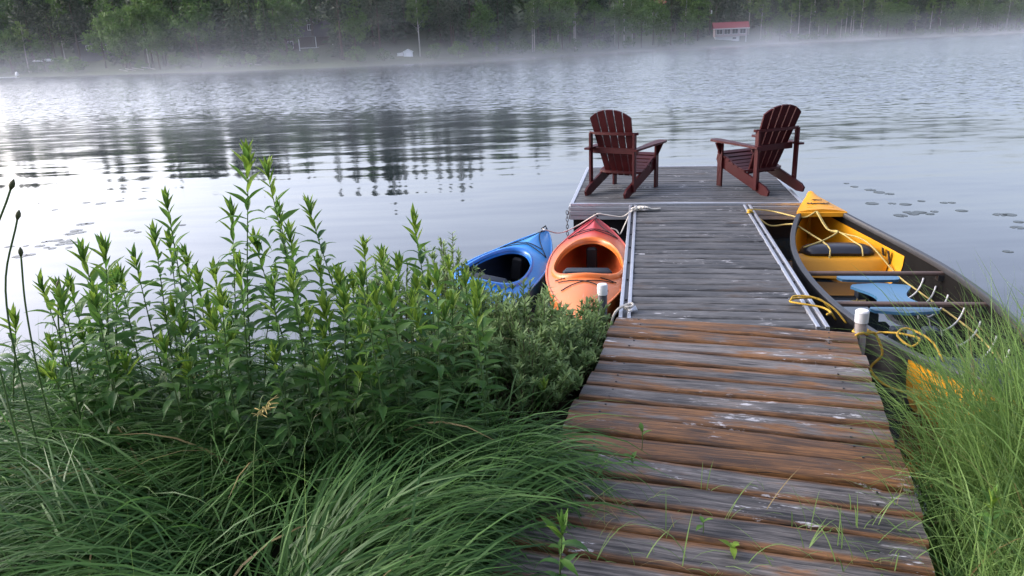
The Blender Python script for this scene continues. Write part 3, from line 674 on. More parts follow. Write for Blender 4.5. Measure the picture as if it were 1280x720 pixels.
RD = math.atan2(-0.303, 0.953)
ramp = thing('boardwalk', 'boardwalk of wet weathered planks with bare orange edges leading from shore', 'boardwalk', (0.695, 4.70, 0), RD)   # far left corner, planks run back along -y
RZ, RP, RW = 0.470, 0.1765, 1.46
rvar = [board_mesh('plank', RW, 0.163, 0.042, rr, 0.011, 'ramp_wood', 0.004, 14) for _ in range(7)]
bare = {0: 0.74, 1: 0.70, 2: 0.52, 3: 0.44, 4: 0.50, 5: 0.52, 6: 0.44, 7: 0.58, 8: 0.80, 9: 0.83, 10: 0.40, 11: 0.40}
for i in range(26):
    o = obj('plank', rvar[i % 7], None, ramp); o.scale = (1+rr.gauss(0, 0.006), 1, 1)
    o.location = (RW/2+rr.gauss(0, 0.008), -RP*(i+0.5), RZ-0.021+rr.gauss(0, 0.002)); o.rotation_euler = (R_(-1.2)+rr.gauss(0, 0.01), rr.gauss(0, 0.002), rr.gauss(0, 0.004)+math.pi*(i//7 % 2)*0)
    o.color = (bare.get(i, 0.42+0.1*rr.random()), 0, 0, 1)
sh_ = MB().tube([(0, 0, -0.004), (0, 0, 0.0025)], 0.0055, 6).mesh('screw'); sh_.materials.append(MAT['dark_metal'])
for pl in [c_ for c_ in ramp.children if c_.name.startswith('plank')][:18]:
    for sx in (-RW/2+0.16, RW/2-0.16):
        for sy in (-0.045, 0.042):
            o = obj('screw', sh_, None, pl); o.location = (sx+rr.gauss(0, 0.008), sy+rr.gauss(0, 0.006), 0.0215)
for sx in (0.16, RW-0.16): obj('stringer', MB().box((sx, -2.3, RZ-0.115), (0.06, 4.5, 0.14)), 'beam_wood', ramp)
obj('end_beam', MB().box((RW/2, -0.05, RZ-0.115), (RW-0.08, 0.05, 0.12)), 'beam_wood', ramp)
for sx in (0.16, RW-0.16):
    for sy in (-0.35, -1.9): obj('support_post', MB().tube([(sx, sy, -0.7), (sx, sy, RZ-0.1)], 0.05, 8), 'beam_wood', ramp)

def pipe(px, py, Y, zb, r, mat, label, tilt):
    top = aty(px, py, Y); t = thing('mooring_post', label, 'post', (top.x, top.y, 0)); t.rotation_euler = tilt
    obj('pipe', MB().tube([(0, 0, zb), (0, 0, top.z-0.07)], r, 14), mat, t, True)
    cp = MB().tube([(0, 0, top.z-0.075), (0, 0, top.z-0.008), (0, 0, top.z)], [r*1.1, r*1.12, r*0.95], 14); autosmooth(obj('cap', cp, 'cap_white', t))
    return t
pipe(753, 355, 4.98, -0.6, 0.033, 'pipe_dark', 'dark pipe post with a grey cap beside the orange kayak', (0, 0, 0))
pipe(1079.5, 386, 4.27, -0.6, 0.036, 'pipe_metal', 'weathered metal pipe post with a white cap and yellow rope', (R_(2), R_(-1.5), 0))

# ------------------------------------------------------------------ Adirondack chairs
def adirondack(label, loc, rz):
    t = thing('adirondack_chair', label, 'chair', loc, rz, None); m = 'chair_wood'
    for sx in (-1, 1):
        x0 = sx*0.262
        poly = [(-0.53, 0.0), (-0.43, 0.0), (0.40, 0.255), (0.425, 0.30), (0.415, 0.36), (0.375, 0.395), (0.30, 0.395), (-0.10, 0.235), (-0.50, 0.10), (-0.55, 0.055)]
        obj('side_stringer', MB().prism(poly, x0-0.013, x0+0.013, 'yzx'), m, t)
        obj('front_leg', MB().box((sx*0.291, 0.335, 0.275), (0.026, 0.088, 0.55), bev=0.004), m, t)
        obj('rear_post', MB().box((sx*0.291, -0.335, 0.395), (0.028, 0.062, 0.70), bev=0.004), m, t)
        arm = [(-0.385, -0.035), (-0.385, 0.035), (0.05, 0.055), (0.30, 0.085), (0.43, 0.080), (0.475, 0.045), (0.475, -0.035), (0.43, -0.062), (0.25, -0.062), (-0.10, -0.045)]
        am = MB().prism([(q, sx*(0.315+e)) for q, e in arm], 0.552, 0.576, 'yxz'); o = obj('armrest', am, m, t); o.rotation_euler[0] = R_(1.5)
        obj('arm_bracket', MB().prism([(sx*0.306, 0.549), (sx*0.375, 0.549), (sx*0.306, 0.40)], 0.322, 0.348, 'xzy'), m, t)
    # back: five fanned slats, leaning, with an arched top
    lean = R_(23); c0 = Vector((0, -0.085, 0.235)); up = Vector((0, -math.sin(lean), math.cos(lean))); nrm = Vector((0, -math.cos(lean), -math.sin(lean)))
    H = [0.76, 0.845, 0.875, 0.845, 0.76]
    for i in range(5):
        fan = (i-2); xb = fan*0.083; xt = fan*0.111; wb, wt = 0.070, 0.095
        n = 8; v = []
        outl = [(xb-wb/2, -0.03), (xb+wb/2, -0.03), (xt+wt/2, H[i]-(0.045 if fan > 0 else (-0.012 if fan < 0 else 0.012))-(0.04 if fan == 2 else 0))]
        topz = lambda x_: 0.865-0.75*x_*x_-2.6*abs(x_)**3
        outl = [(xb-wb/2, -0.03), (xb+wb/2, -0.03)] + [(xt+wt/2-wt*q/4, topz(xt+wt/2-wt*q/4)) for q in range(5)]
        nn = len(outl); v = [c0+Vector((a_, 0, 0))+up*b_+nrm*d_ for d_ in (-0.0, 0.02) for a_, b_ in outl]
        f = [tuple(range(nn)), tuple(range(2*nn-1, nn-1, -1))] + [(q, (q+1) % nn, nn+(q+1) % nn, nn+q) for q in range(nn)]
        obj('back_slat', MB().add(v, f), m, t)
    def backy(z): return c0.y-(z-c0.z)*math.tan(lean)
    obj('arm_rail', MB().box((0, backy(0.53)-0.040, 0.525), (0.60, 0.03, 0.075), bev=0.004), m, t)
    # horseshoe rail behind the back
    z1 = 0.742; yb = backy(z1)-0.024; pts_o = [(0.325*math.cos(a_), yb+0.02-0.075*math.sin(a_)**0.8) for a_ in np.linspace(0, math.pi, 13)]
    poly = [(x_, y_-0.0) for x_, y_ in pts_o] + [(-0.325, yb+0.03)] + [(-0.25+0.5*q/6, yb-0.004) for q in range(7)] + [(0.325, yb+0.03)]
    obj('back_rail', MB().prism(poly, z1-0.016, z1+0.016, 'xyz'), m, t)
    lo = [(0.285, -0.02), (0.285, -0.10)] + [(0.285*math.cos(a_), -0.10-0.085*math.sin(a_)) for a_ in np.linspace(0.2, math.pi-0.2, 9)] + [(-0.285, -0.10), (-0.285, -0.02)]
    obj('seat_rail', MB().prism(lo, 0.236, 0.262, 'xyz'), m, t)
    for q in range(6):
        u = q/5; y_ = 0.375-u*0.415; z_ = 0.41-u*0.145-(0.012*math.sin(math.pi*u))
        obj('seat_slat', MB().box((0, y_, z_), (0.575, 0.070, 0.022), (R_(19)if q < 5 else R_(17), 0, 0), bev=0.004), m, t)
    obj('seat_apron', MB().box((0, 0.423, 0.355), (0.55, 0.02, 0.085), (R_(15), 0, 0), bev=0.004), m, t)
    return t
adirondack('dark red slatted chair whose right armrest points along the far shore, beside the kayak corner', (1.47, 9.46, DZ), R_(-34))['label'] = 'dark red wooden slatted chair on the dock behind the kayak bows'
adirondack('dark red wooden slatted chair on the dock behind the yellow canoe bow', (3.08, 9.27, DZ), R_(22))

# ------------------------------------------------------------------ kayaks
def kayak(name, label, bow, heading, L, beam, mats, tub, rim, co, loc_z, seat=True):
    """local +y is the bow, z=0 the waterline"""
    hull_m, tub_m, rim_m = mats, tub, rim
    cx, cl, cw = co                                     # cockpit centre, half length, half width
    t = thing(name, label, 'kayak', (bow[0], bow[1], loc_z), heading)
    off = -L/2                                          # bow at the origin: y in [-L, 0] -> shift so that the mid is local 0
    NS, NV = 110, 36
    def half(u):  # u 0 stern .. 1 bow
        e = abs(2*u-1); return beam/2*max(0.018, (1-e**(1.95 if u > 0.5 else 2.4)))**0.95
    def decky(u): return 0.255 + 0.13*max(0, u-0.72)**1.3*3.2 + 0.07*max(0, 0.25-u) + 0.035*math.sin(math.pi*u)
    def keel(u): return -0.09 + 0.30*max(0, u-0.86)**1.5*14*0.9 + 0.25*max(0, 0.14-u)**1.5*14
    dv, df, hv, hf = [], [], [], []
    def deckpt(u, s):
        h = half(u); crown = 0.085*(1-abs(s)**1.8)*min(1, h/(beam*0.35)); ridge = 0.03*max(0, 1-abs(s)*2.2)*sstep(0.72, 0.9, u)
        return (h*s, (u-0.5)*L, float(decky(u)-0.06+crown+ridge))
    for i in range(NS+1):
        u = i/NS
        for j in range(NV+1): dv.append(deckpt(u, j/NV*2-1))
    def egg(y_): return 1.0-0.20*(y_-cx)/cl
    def inside(p, k_=1.0): return (abs(p[1]-cx)/(cl*k_))**2.4 + (abs(p[0])/(cw*k_*egg(p[1])))**2.4 < 1
    for i in range(NS):
        for j in range(NV):
            q = (i*(NV+1)+j, i*(NV+1)+j+1, (i+1)*(NV+1)+j+1, (i+1)*(NV+1)+j)
            c = [sum(dv[a_][b_] for a_ in q)/4 for b_ in range(3)]
            if not inside(c): df.append(q)
    NH = 12
    for i in range(NS+1):
        u = i/NS; h = half(u); ze = deckpt(u, 1)[2]; kz = min(keel(u), ze-0.02)
        for j in range(NH+1):
            a_ = math.pi*j/NH; x_ = h*math.copysign(abs(math.cos(a_))**0.7, math.cos(a_)); bul = 1.0+0.05*math.sin(a_*2)**2
            hv.append((x_*bul, (u-0.5)*L, ze-(ze-kz)*math.sin(a_)**0.65))
    hf = [(i*(NH+1)+j, i*(NH+1)+j+1, (i+1)*(NH+1)+j+1, (i+1)*(NH+1)+j) for i in range(NS) for j in range(NH)]
    autosmooth(obj('hull', MB().add(hv, hf), hull_m, t), 60)
    autosmooth(obj('deck', MB().add(dv, df), hull_m, t), 60)
    # side seam
    for s in (-1, 1):
        obj('seam', MB().tube([Vector(deckpt(u, s))+Vector((0.004*s, 0, 0)) for u in np.linspace(0.01, 0.99, 40)], 0.011, 6), hull_m, t, True)
    def rimpt(a_, k_, dz):
        y_ = cx+cl*k_*math.copysign(abs(math.sin(a_))**0.83, math.sin(a_)); x_ = cw*k_*egg(y_)*math.copysign(abs(math.cos(a_))**0.83, math.cos(a_))
        u = y_/L+0.5; s = max(-1, min(1, x_/half(u))); return Vector((x_, y_, deckpt(u, s)[2]+dz))
    A = np.linspace(0, 2*math.pi, 41)[:-1]; rm_ = MB(); prof = [(1.075, -0.01), (1.07, 0.022), (1.045, 0.032), (1.0, 0.030), (0.975, 0.014), (0.965, -0.03)]
    npf = len(prof); v = [rimpt(a_, k_, dz) for a_ in A for k_, dz in prof]
    rm_.add(v, [(i*npf+j, ((i+1) % 40)*npf+j, ((i+1) % 40)*npf+j+1, i*npf+j+1) for i in range(40) for j in range(npf-1)])
    autosmooth(obj('cockpit_rim', rm_, rim_m, t), 60)
    # inner tub
    tv = []
    for lev, (k_, zz) in enumerate(((0.955, None), (1.02, 0.18), (1.0, 0.06), (0.8, -0.03), (0.3, -0.05))):
        for a_ in A:
            p_ = rimpt(a_, 0.955, 0.0)
            if zz is not None:
                x_ = cw*k_*math.cos(a_); y_ = cx+cl*(1.55 if math.sin(a_) > 0 else 1.05)*k_*math.sin(a_); p_ = Vector((x_, y_, zz))
            tv.append(p_)
    tm_ = MB().add(tv, [(l*40+i, l*40+(i+1) % 40, l*40+40+(i+1) % 40, l*40+40+i) for l in range(4) for i in range(40)]+[tuple(160+i for i in range(40))])
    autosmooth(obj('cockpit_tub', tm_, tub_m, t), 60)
    st = MB().box((0, cx-cl*0.58, 0.235), (cw*1.45, 0.10, 0.13), (R_(-18), 0, 0), bev=0.035); autosmooth(obj('backrest', st, 'foam_grey', t))
    obj('seat', MB().box((0, cx-cl*0.35, 0.03), (cw*1.2, 0.36, 0.07), bev=0.025), 'black_plastic', t)
    pd_ = MB().box((0, cx+cl*1.0, 0.12), (0.11, 0.06, 0.24), bev=0.02); obj('foot_brace', pd_, 'black_plastic', t)
    # deck cords
    def dl(pts, r_=0.0045): return MB().tube([Vector(deckpt(u, s))+Vector((0, 0, 0.008)) for u, s in pts], r_, 6)
    def line(u0, s0, u1, s1, n=9): return [(u0+(u1-u0)*q/n, s0+(s1-s0)*q/n) for q in range(n+1)]
    for pts in (line(0.955, 0.2, 0.735, -0.86), line(0.955, -0.2, 0.735, 0.86), line(0.775, -0.62, 0.775, 0.62), line(0.735, -0.86, 0.765, 0.05, 6)+line(0.765, 0.05, 0.735, 0.86, 6)[1:],
                line(0.27, -0.82, 0.255, 0.82), line(0.18, -0.75, 0.25, 0.75), line(0.18, 0.75, 0.25, -0.75)):
        obj('deck_cord', dl(pts), 'cord_black', t, True)
    hp = deckpt(0.965, 0); obj('bow_handle', MB().tube([Vector(hp)+Vector((-0.03, -0.02, 0.01)), Vector(hp)+Vector((0, 0.02, 0.04)), Vector(hp)+Vector((0.03, -0.02, 0.01))], 0.008, 6), 'cord_black', t, True)
    return t, deckpt
KD = GD
def kayak_at(bow_xy, ang, L):
    """centre position from bow tip and heading"""
    d = Vector((-math.sin(ang), math.cos(ang))); return (bow_xy[0]-d.x*L/2, bow_xy[1]-d.y*L/2)
bow_o = at(744, 269, 0.36); Lk = 3.2
ko, kdeck = kayak('orange_kayak', 'orange kayak with a red bow moored against the gangway', kayak_at((bow_o.x+0.02, bow_o.y+0.12), KD+R_(1.5), Lk), KD+R_(1.5), Lk, 0.76, 'kayak_orange', 'kayak_tub_orange', 'kayak_rim', (-0.15, 0.60, 0.298), 0.02)
bow_b = at(677, 284, 0.34); angb = R_(-20)
kb, _ = kayak('blue_kayak', 'blue kayak with a pale streaked side moored behind the shrubs', kayak_at((bow_b.x+0.03, bow_b.y+0.12), angb, Lk), angb, Lk, 0.74, 'kayak_blue', 'kayak_tub_blue', 'kayak_rim_blue', (0.10, 0.52, 0.262), 0.0)
kb.rotation_euler[1] = R_(8)

# ------------------------------------------------------------------ canoe
CS, CB = Vector((2.58, 3.12, 0)), Vector((3.31, 8.10, 0)); CL = (CB-CS).length; CA = math.atan2(-(CB-CS).x, (CB-CS).y)
canoe = thing('canoe', 'black canoe with yellow bow deck and blue seats moored by the gangway', 'canoe', (CS+CB)/2, CA)
CBM = 1.12
def c_half(u): e = abs(2*u-1); return CBM/2*max(0.0, 1-e**2.1)**0.95+0.012
def c_gun(u): e = abs(2*u-1); return 0.335+0.175*e**3.4
def c_keel(u): e = abs(2*u-1); return -0.10+0.34*max(0, e-0.86)**1.6*11
def c_pt(u, a, k_=1.0, dz=0.0):
    """a: -1 (left gunwale) .. 0 keel .. 1 (right gunwale)"""
    h = c_half(u)*k_; g = c_gun(u); kz = min(c_keel(u), g-0.05); th = a*math.pi/2
    x = h*math.copysign(abs(math.sin(th))**0.62, a); z = g-(g-kz)*abs(math.cos(th))**0.60
    return Vector((x, (u-0.5)*CL, z+dz))
def c_shell(u0, u1, k_, dz, n=40, m=20, a0=-1, a1=1):
    v = [c_pt(u0+(u1-u0)*i/n, a0+(a1-a0)*j/m, k_, dz*(1-abs(a0+(a1-a0)*j/m))) for i in range(n+1) for j in range(m+1)]
    return MB().add(v, [(i*(m+1)+j, i*(m+1)+j+1, (i+1)*(m+1)+j+1, (i+1)*(m+1)+j) for i in range(n) for j in range(m)])
autosmooth(obj('hull', c_shell(0.19, 0.87, 1.0, 0.0), 'canoe_dark', canoe), 70)
autosmooth(obj('stern_hull', c_shell(0.0, 0.19, 1.0, 0.0, 14), 'canoe_yellow', canoe), 70)
autosmooth(obj('bow_hull', c_shell(0.87, 1.0, 1.0, 0.0, 14), 'canoe_yellow', canoe), 70)
autosmooth(obj('inner_shell', c_shell(0.03, 0.97, 0.965, 0.022), 'canoe_inside', canoe), 70)
autosmooth(obj('bow_liner', c_shell(0.695, 0.99, 0.945, 0.035, 24, 20, -0.965, 0.965), 'canoe_yellow', canoe), 70)
for s in (-1, 1):
    gm = MB(); P_ = [c_pt(u, s) for u in np.linspace(0.0, 1.0, 50)]
    v = []
    for p_ in P_:
        for dx, dz in ((0.022, -0.022), (0.024, 0.016), (0.014, 0.026), (-0.018, 0.026), (-0.026, 0.016), (-0.026, -0.02)): v.append(p_+Vector((s*dx, 0, dz)))
    gm.add(v, [(i*6+j, i*6+(j+1) % 6, i*6+6+(j+1) % 6, i*6+6+j) for i in range(49) for j in range(6)]); autosmooth(obj('gunwale', gm, 'gunwale_black', canoe), 40)
for u in (0.0, 1.0):
    obj('stem_band', MB().tube([c_pt(u, 0)+Vector((0, 0, q)) for q in np.linspace(-0.01, c_gun(u)-c_pt(u, 0).z+0.01, 6)], 0.024, 8), 'canoe_yellow', canoe, True)
# bow and stern deck plates
def deck_plate(u0, u1, name, mat):
    n = 8; v = []; thick = 0.02
    for q in range(n+1):
        u = u0+(u1-u0)*q/n; h = c_half(u)+0.028; g = c_gun(u)+0.03
        for x_, z_ in ((-h, g-0.035), (-h, g), (-h*0.55, g+0.022), (0, g+0.03), (h*0.55, g+0.022), (h, g), (h, g-0.035)): v.append((x_, (u-0.5)*CL, z_))
    f = [(i*7+j, i*7+j+1, i*7+8+j, i*7+7+j) for i in range(n) for j in range(6)] + [tuple(range(7)), tuple(n*7+j for j in range(7))]
    return autosmooth(obj(name, MB().add(v, f), mat, canoe), 30)
UD = 0.905
bd = deck_plate(UD, 1.006, 'bow_deck', 'canoe_yellow'); deck_plate(0.075, -0.006, 'stern_deck', 'foam_grey')
gy, gz = (UD-0.5)*CL, c_gun(UD)
obj('deck_lip', MB().box((0, gy-0.012, gz+0.006), (2*c_half(UD)+0.05, 0.03, 0.05), bev=0.006), 'canoe_yellow', bd)
obj('handle_slot', MB().box((0, gy+0.055, gz+0.052), (c_half(UD)*1.15, 0.035, 0.012)), 'print_black', bd)
obj('handle_bar', MB().box((0, gy+0.085, gz+0.058), (c_half(UD)*1.2, 0.03, 0.02), bev=0.005), 'canoe_yellow', bd)
try:
    fc = bpy.data.curves.new('lettering', 'FONT'); fc.body = 'Nomad'; fc.size = 0.075; fc.align_x = 'CENTER'; fc.extrude = 0.001; fc.offset = 0.002
    fo = bpy.data.objects.new('lettering', fc); C.objects.link(fo); bpy.context.view_layer.update()
    me = bpy.data.meshes.new_from_object(fo.evaluated_get(bpy.context.evaluated_depsgraph_get())); bpy.data.objects.remove(fo)
    me.materials.clear(); me.materials.append(MAT['print_black'])
    lo_ = obj('lettering', me, None, bd); lo_.location = (0, gy+0.145, c_gun(UD+0.03)+0.063); lo_.rotation_euler = (R_(3), 0, 0)
except Exception as e: print('text', e)
em = MB(); z_ = c_gun(UD+0.05)+0.068
for pts in ([(-0.05, 0.245), (-0.03, 0.262), (-0.005, 0.258), (0.01, 0.245)], [(0.0, 0.25), (0.025, 0.236), (0.05, 0.232)], [(-0.03, 0.25), (-0.01, 0.246)]):
    em.tube([(a_, gy+b_-0.005, z_) for a_, b_ in pts], 0.0045, 5)
obj('emblem', em, 'print_black', bd)
# bow seat
us = 0.775; ys = (us-0.5)*CL; hs = c_half(us)*0.86
sv = MB()
n = 14; prof = [(-0.13, 0.0), (-0.15, 0.03), (-0.13, 0.065), (-0.06, 0.085), (0.05, 0.085), (0.13, 0.06), (0.15, 0.02), (0.13, -0.01)]
v = []
for i_ in range(n+1):
    q = i_/n*2-1; sg = math.sqrt(max(0.03, 1-abs(q)**6))
    for a_, b_ in prof: v.append((q*hs*0.97, ys+a_*sg, 0.185+b_*sg+0.01*(1-q*q)))
sv.add(v, [(i_*8+j, i_*8+(j+1) % 8, i_*8+8+(j+1) % 8, i_*8+8+j) for i_ in range(n) for j in range(8)]+[tuple(range(8)), tuple(n*8+j for j in range(8))])
autosmooth(obj('bow_seat', sv, 'seat_black', canoe), 50)
# yellow moulded seat base in front of it
sb = MB(); u2 = 0.725; v = []
for q in range(13):
    x_ = q/12*2-1
    for yy_, zz in ((ys-0.06, 0.20), (ys-0.17, 0.185), (ys-0.20, 0.16), ((u2-0.5)*CL+0.02, 0.02)):
        uu = yy_/CL+0.5; hh = 0.93*c_half(uu)*0.97*(1 if zz > 0.1 else 0.88); v.append((x_*hh, yy_-0.06*(1-x_*x_)*(zz < 0.1), zz))
sb.add(v, [(i_*4+j, i_*4+j+1, i_*4+5+j, i_*4+4+j) for i_ in range(12) for j in range(3)]); autosmooth(obj('seat_base', sb, 'canoe_yellow', canoe), 50)
# clips on the far gunwale by the seat
for q in (0.735, 0.755): 
    p_ = c_pt(q, 0.86, 0.93); obj('gunwale_clip', MB().box(p_+Vector((-0.012, 0, 0.03)), (0.012, 0.035, 0.13), (0, R_(-12), 0)), 'gunwale_black', canoe)
# thwarts
for q, px in ((0.565, 0), (0.41, 0)):
    y_ = (q-0.5)*CL; h = c_half(q); z_ = c_gun(q)-0.035
    tw = MB(); tw.box((0, y_, z_), (2*h-0.02, 0.05, 0.032), bev=0.008); autosmooth(obj('thwart', tw, 'thwart_wood', canoe))
    for s in (-1, 1): obj('thwart_bracket', MB().box((s*(h-0.04), y_, z_-0.03), (0.05, 0.06, 0.05)), 'gunwale_black', canoe)
# blue seats: one hourglass plate and two rounded ones, on grey foam blocks
def plate(name, y0, yb, yt, wb, wm_, wt, z, parent):
    n = 16; out = []
    for q in range(n+1):
        u = q/n; wv = (wt*u+wb*(1-u))*(1-0.0)+0; e = math.cos((u-0.5)*2*math.pi); wv = (wb if u < .5 else wt)*(0.5-0.5*e)+wm_*(0.5+0.5*e)
        cap = math.sqrt(max(0.0, 1-(max(0, abs(u-0.5)*2-0.72)/0.28)**2)); out.append((wv*cap, yb+(yt-yb)*u))
    poly = [(x_, y_) for x_, y_ in out] + [(-x_, y_) for x_, y_ in reversed(out)]
    poly = [p_ for i_, p_ in enumerate(poly) if i_ == 0 or (Vector(p_)-Vector(poly[i_-1])).length > 1e-4]
    return obj(name, MB().prism(poly, z, z+0.022, 'xyz'), 'blue_paint', parent)
yA, yB = (0.565-0.5)*CL, (0.41-0.5)*CL
s1 = plate('hourglass_seat', 0, yB-0.06, yA-0.12, 0.27, 0.115, 0.25, 0.235, canoe)
s2 = plate('rounded_seat', 0, yA+0.02, yA+0.20, 0.22, 0.25, 0.22, 0.215, canoe)
for x_ in (-0.09, 0.10):
    obj('seat_block', MB().box((x_, yA-0.06, 0.165), (0.09, 0.10, 0.115), bev=0.01), 'foam_grey', canoe)
    obj('seat_block', MB().box((x_*1.15, yB-0.17, 0.065), (0.10, 0.08, 0.24), bev=0.01), 'foam_grey', canoe)
obj('seat_column', MB().box((0.01, yA-0.05, 0.12), (0.09, 0.09, 0.20), bev=0.01), 'black_plastic', canoe)
obj('seat_column', MB().box((0.02, yB-0.22, 0.03), (0.11, 0.10, 0.22), bev=0.01), 'black_plastic', canoe)
obj('brace', MB().tube([c_pt(0.44, -0.5, 0.93)+Vector((0, 0, 0.03)), (0.02, yB-0.45, 0.02)], 0.014, 8), 'gunwale_black', canoe)
# white ribs lying against the inside
for u in (0.62, 0.575, 0.53, 0.47, 0.41, 0.35, 0.30, 0.25):
    for s in (-1, 1):
        pts = [c_pt(u-0.012*(1-abs(a_)), s*a_, 0.94, 0.012+0.05*(1-a_)) for a_ in np.linspace(0.22, 0.86, 12)]
        obj('rib', MB().tube(pts, 0.0075, 6), 'rib_white', canoe, True)
# stern seat
ust = 0.22; hst = c_half(ust)*0.9
autosmooth(obj('stern_seat', MB().box((0, (ust-0.5)*CL, 0.215), (2*hst, 0.27, 0.05), bev=0.02), 'foam_grey', canoe))

# ------------------------------------------------------------------ ropes
def CW(p): return canoe_m @ Vector(p)
canoe_m = Matrix.Translation((CS+CB)/2) @ Matrix.Rotation(CA, 4, 'Z')
def rope(name, pts, r, mat, label, n=8, jit=0.0):
    P_ = spline(pts, n)
    return tag(obj(name, MB().tube(P_, r, 6), mat, None, True), label, 'rope')
def gpt(x, y, z): return Matrix.Rotation(GD, 3, 'Z') @ Vector((x, y, 0)) + Vector((0.70, 4.72, z))
# white rope: knot on the gangway rail, a run to the orange bow and on to the blue bow
kn = at(800, 266, GZ+0.03)
bo_tip = ko.matrix_basis if False else Matrix.Translation(ko.location) @ Matrix.Rotation(ko.rotation_euler[2], 4, 'Z')
o_bow = bo_tip @ Vector(kdeck(0.955, 0.0)); o_bow.z += 0.03; o_side = bo_tip @ Vector(kdeck(0.86, 0.95)); o_side.z += 0.02
b_bow = at(678, 286, 0.36)
railp = gpt(0.03, 3.50, GZ+0.016)
rope('white_rope', [railp+Vector((0.10, 0.03, 0.0)), railp, railp+Vector((-0.10, -0.01, -0.06)), o_bow+Vector((0.09, -0.13, 0.03)), o_bow+Vector((0, -0.12, 0.035)), o_bow+Vector((-0.22, -0.08, -0.10)), at(700, 291, 0.25), b_bow+Vector((0.05, 0, -0.02)), b_bow], 0.0075, 'rope_white', 'thin white rope from the gangway rail across the red bow to the blue kayak')
rope('white_rope', [railp+Vector((0.08, 0.0, 0.004)), railp+Vector((0, -0.03, 0.002)), railp+Vector((-0.09, -0.13, -0.12)), railp+Vector((-0.16, -0.24, -0.20)), o_side+Vector((0.06, -0.02, -0.02)), o_side], 0.0075, 'rope_white', 'slack white rope drooping from the gangway rail to the red kayak bow')
kp = [railp+Vector((0.02+0.16*q/22+0.035*math.sin(q*2.4), 0.02+0.045*math.cos(q*1.9), 0.012+0.022*abs(math.sin(q*1.3)))) for q in range(23)] + [railp+Vector((0.24, 0.01, 0.006)), railp+Vector((0.33, 0.03, 0.004))]
rope('rope_knot', kp, 0.0095, 'rope_white', 'bundled white rope knot lying at the far end of the gangway', 5)
c2 = at(786, 384, GZ+0.03)
kp = [c2+Vector((0.03*math.cos(q*1.7), 0.03*math.sin(q*1.7), 0.004*q-0.015)) for q in range(9)] + [c2+Vector((-0.10, -0.04, -0.02)), c2+Vector((-0.16, -0.09, -0.2))]
rope('rope_knot', kp, 0.010, 'rope_white', 'white rope knot where the gangway rail meets the boardwalk', 5)
obj('hinge_pin', MB().tube([(0.06, 0.22, GZ), (0.12, 0.22, GZ+0.03)], 0.022, 12), 'aluminium', gang, True)
# yellow knot on the gangway with lines to the canoe bow
yk = at(937, 265, GZ+0.02); lipL = CW((-0.06, gy-0.02, gz+0.04))
kp = [yk+Vector((0.025*math.cos(q*2.1), 0.025*math.sin(q*2.1), 0.012*math.sin(q*1.1)+0.005)) for q in range(12)]
rope('rope_knot', kp, 0.010, 'rope_yellow', 'small yellow rope knot on the far right of the gangway', 5)
rope('yellow_rope', [yk, gpt(GW-0.04, 3.55, GZ+0.016), gpt(GW+0.2, 3.62, GZ-0.02), CW((-0.20, gy-0.03, gz-0.02)), lipL], 0.0085, 'rope_tan', 'tan rope running level from the yellow knot to the canoe bow deck')
rope('yellow_rope', [yk+Vector((0, -0.01, 0)), gpt(GW-0.04, 3.42, GZ+0.016), gpt(GW+0.12, 3.30, GZ-0.10), gpt(GW+0.30, 3.30, GZ-0.09), CW(c_pt(0.86, -0.98))+Vector((0, 0, 0.035)), CW((-0.17, ys+0.25, 0.30)), CW((-0.12, ys+0.05, 0.285)), CW((-0.10, ys-0.12, 0.26)), CW((-0.11, ys-0.17, 0.17))], 0.0085, 'rope_tan', 'tan rope drooping from the yellow knot over the canoe side onto its seat')
rope('yellow_rope', [lipL, CW((0.0, gy-0.25, gz-0.09)), CW((0.06, ys+0.25, 0.34)), CW((-0.1, ys+0.08, 0.30)), CW((-hs*0.9, ys-0.06, 0.26))], 0.0075, 'rope_tan', 'tan rope slanting from the canoe bow deck to the near end of its seat')
rope('yellow_rope', [lipL+Vector((0.01, 0, 0)), CW((0.02, gy-0.25, gz-0.10)), CW((0.08, ys+0.22, 0.335)), CW((0.16, ys+0.03, 0.29)), CW((0.19, ys-0.10, 0.275)), CW((0.19, ys-0.17, 0.20))], 0.0075, 'rope_tan', 'tan rope curling from the canoe bow deck over the middle of its seat')
rope('yellow_rope', [CW((0.07, ys+0.24, 0.335)), CW((0.26, ys-0.02, 0.30)), CW(c_pt(0.70, 0.74, 0.92)), CW(c_pt(0.62, 0.70, 0.93)), CW(c_pt(0.54, 0.70, 0.93)), CW(c_pt(0.46, 0.72, 0.93)), CW(c_pt(0.38, 0.74, 0.93)), CW(c_pt(0.28, 0.72, 0.93))], 0.0075, 'rope_tan', 'long tan rope lying along the inner far side of the canoe')
# yellow rope looped on the rail near the boardwalk
y1 = gpt(GW-0.04, 0.42, GZ+0.02)
lp = [y1+Vector((0.20, 0.02, -0.14)), y1+Vector((0.10, 0.06, 0.0)), y1+Vector((-0.06, 0.09, 0.01)), y1+Vector((-0.13, 0.03, 0.01)), y1+Vector((-0.09, -0.05, 0.02)), y1+Vector((0.03, -0.12, 0.012)), y1+Vector((0.05, -0.22, 0.01)), y1+Vector((0.00, -0.28, 0.02))]
rope('yellow_rope', lp, 0.0075, 'rope_yellow', 'yellow rope looped over the rail where gangway meets boardwalk', 8)
rope('yellow_rope', [y1+Vector((-0.13, 0.02, 0.022)), y1+Vector((-0.08, 0.08, 0.03)), y1+Vector((0.04, 0.05, 0.025)), y1+Vector((0.15, -0.02, -0.03)), y1+Vector((0.22, -0.10, -0.12))], 0.007, 'rope_yellow', 'second yellow rope turn over the gangway rail, reaching to the canoe')
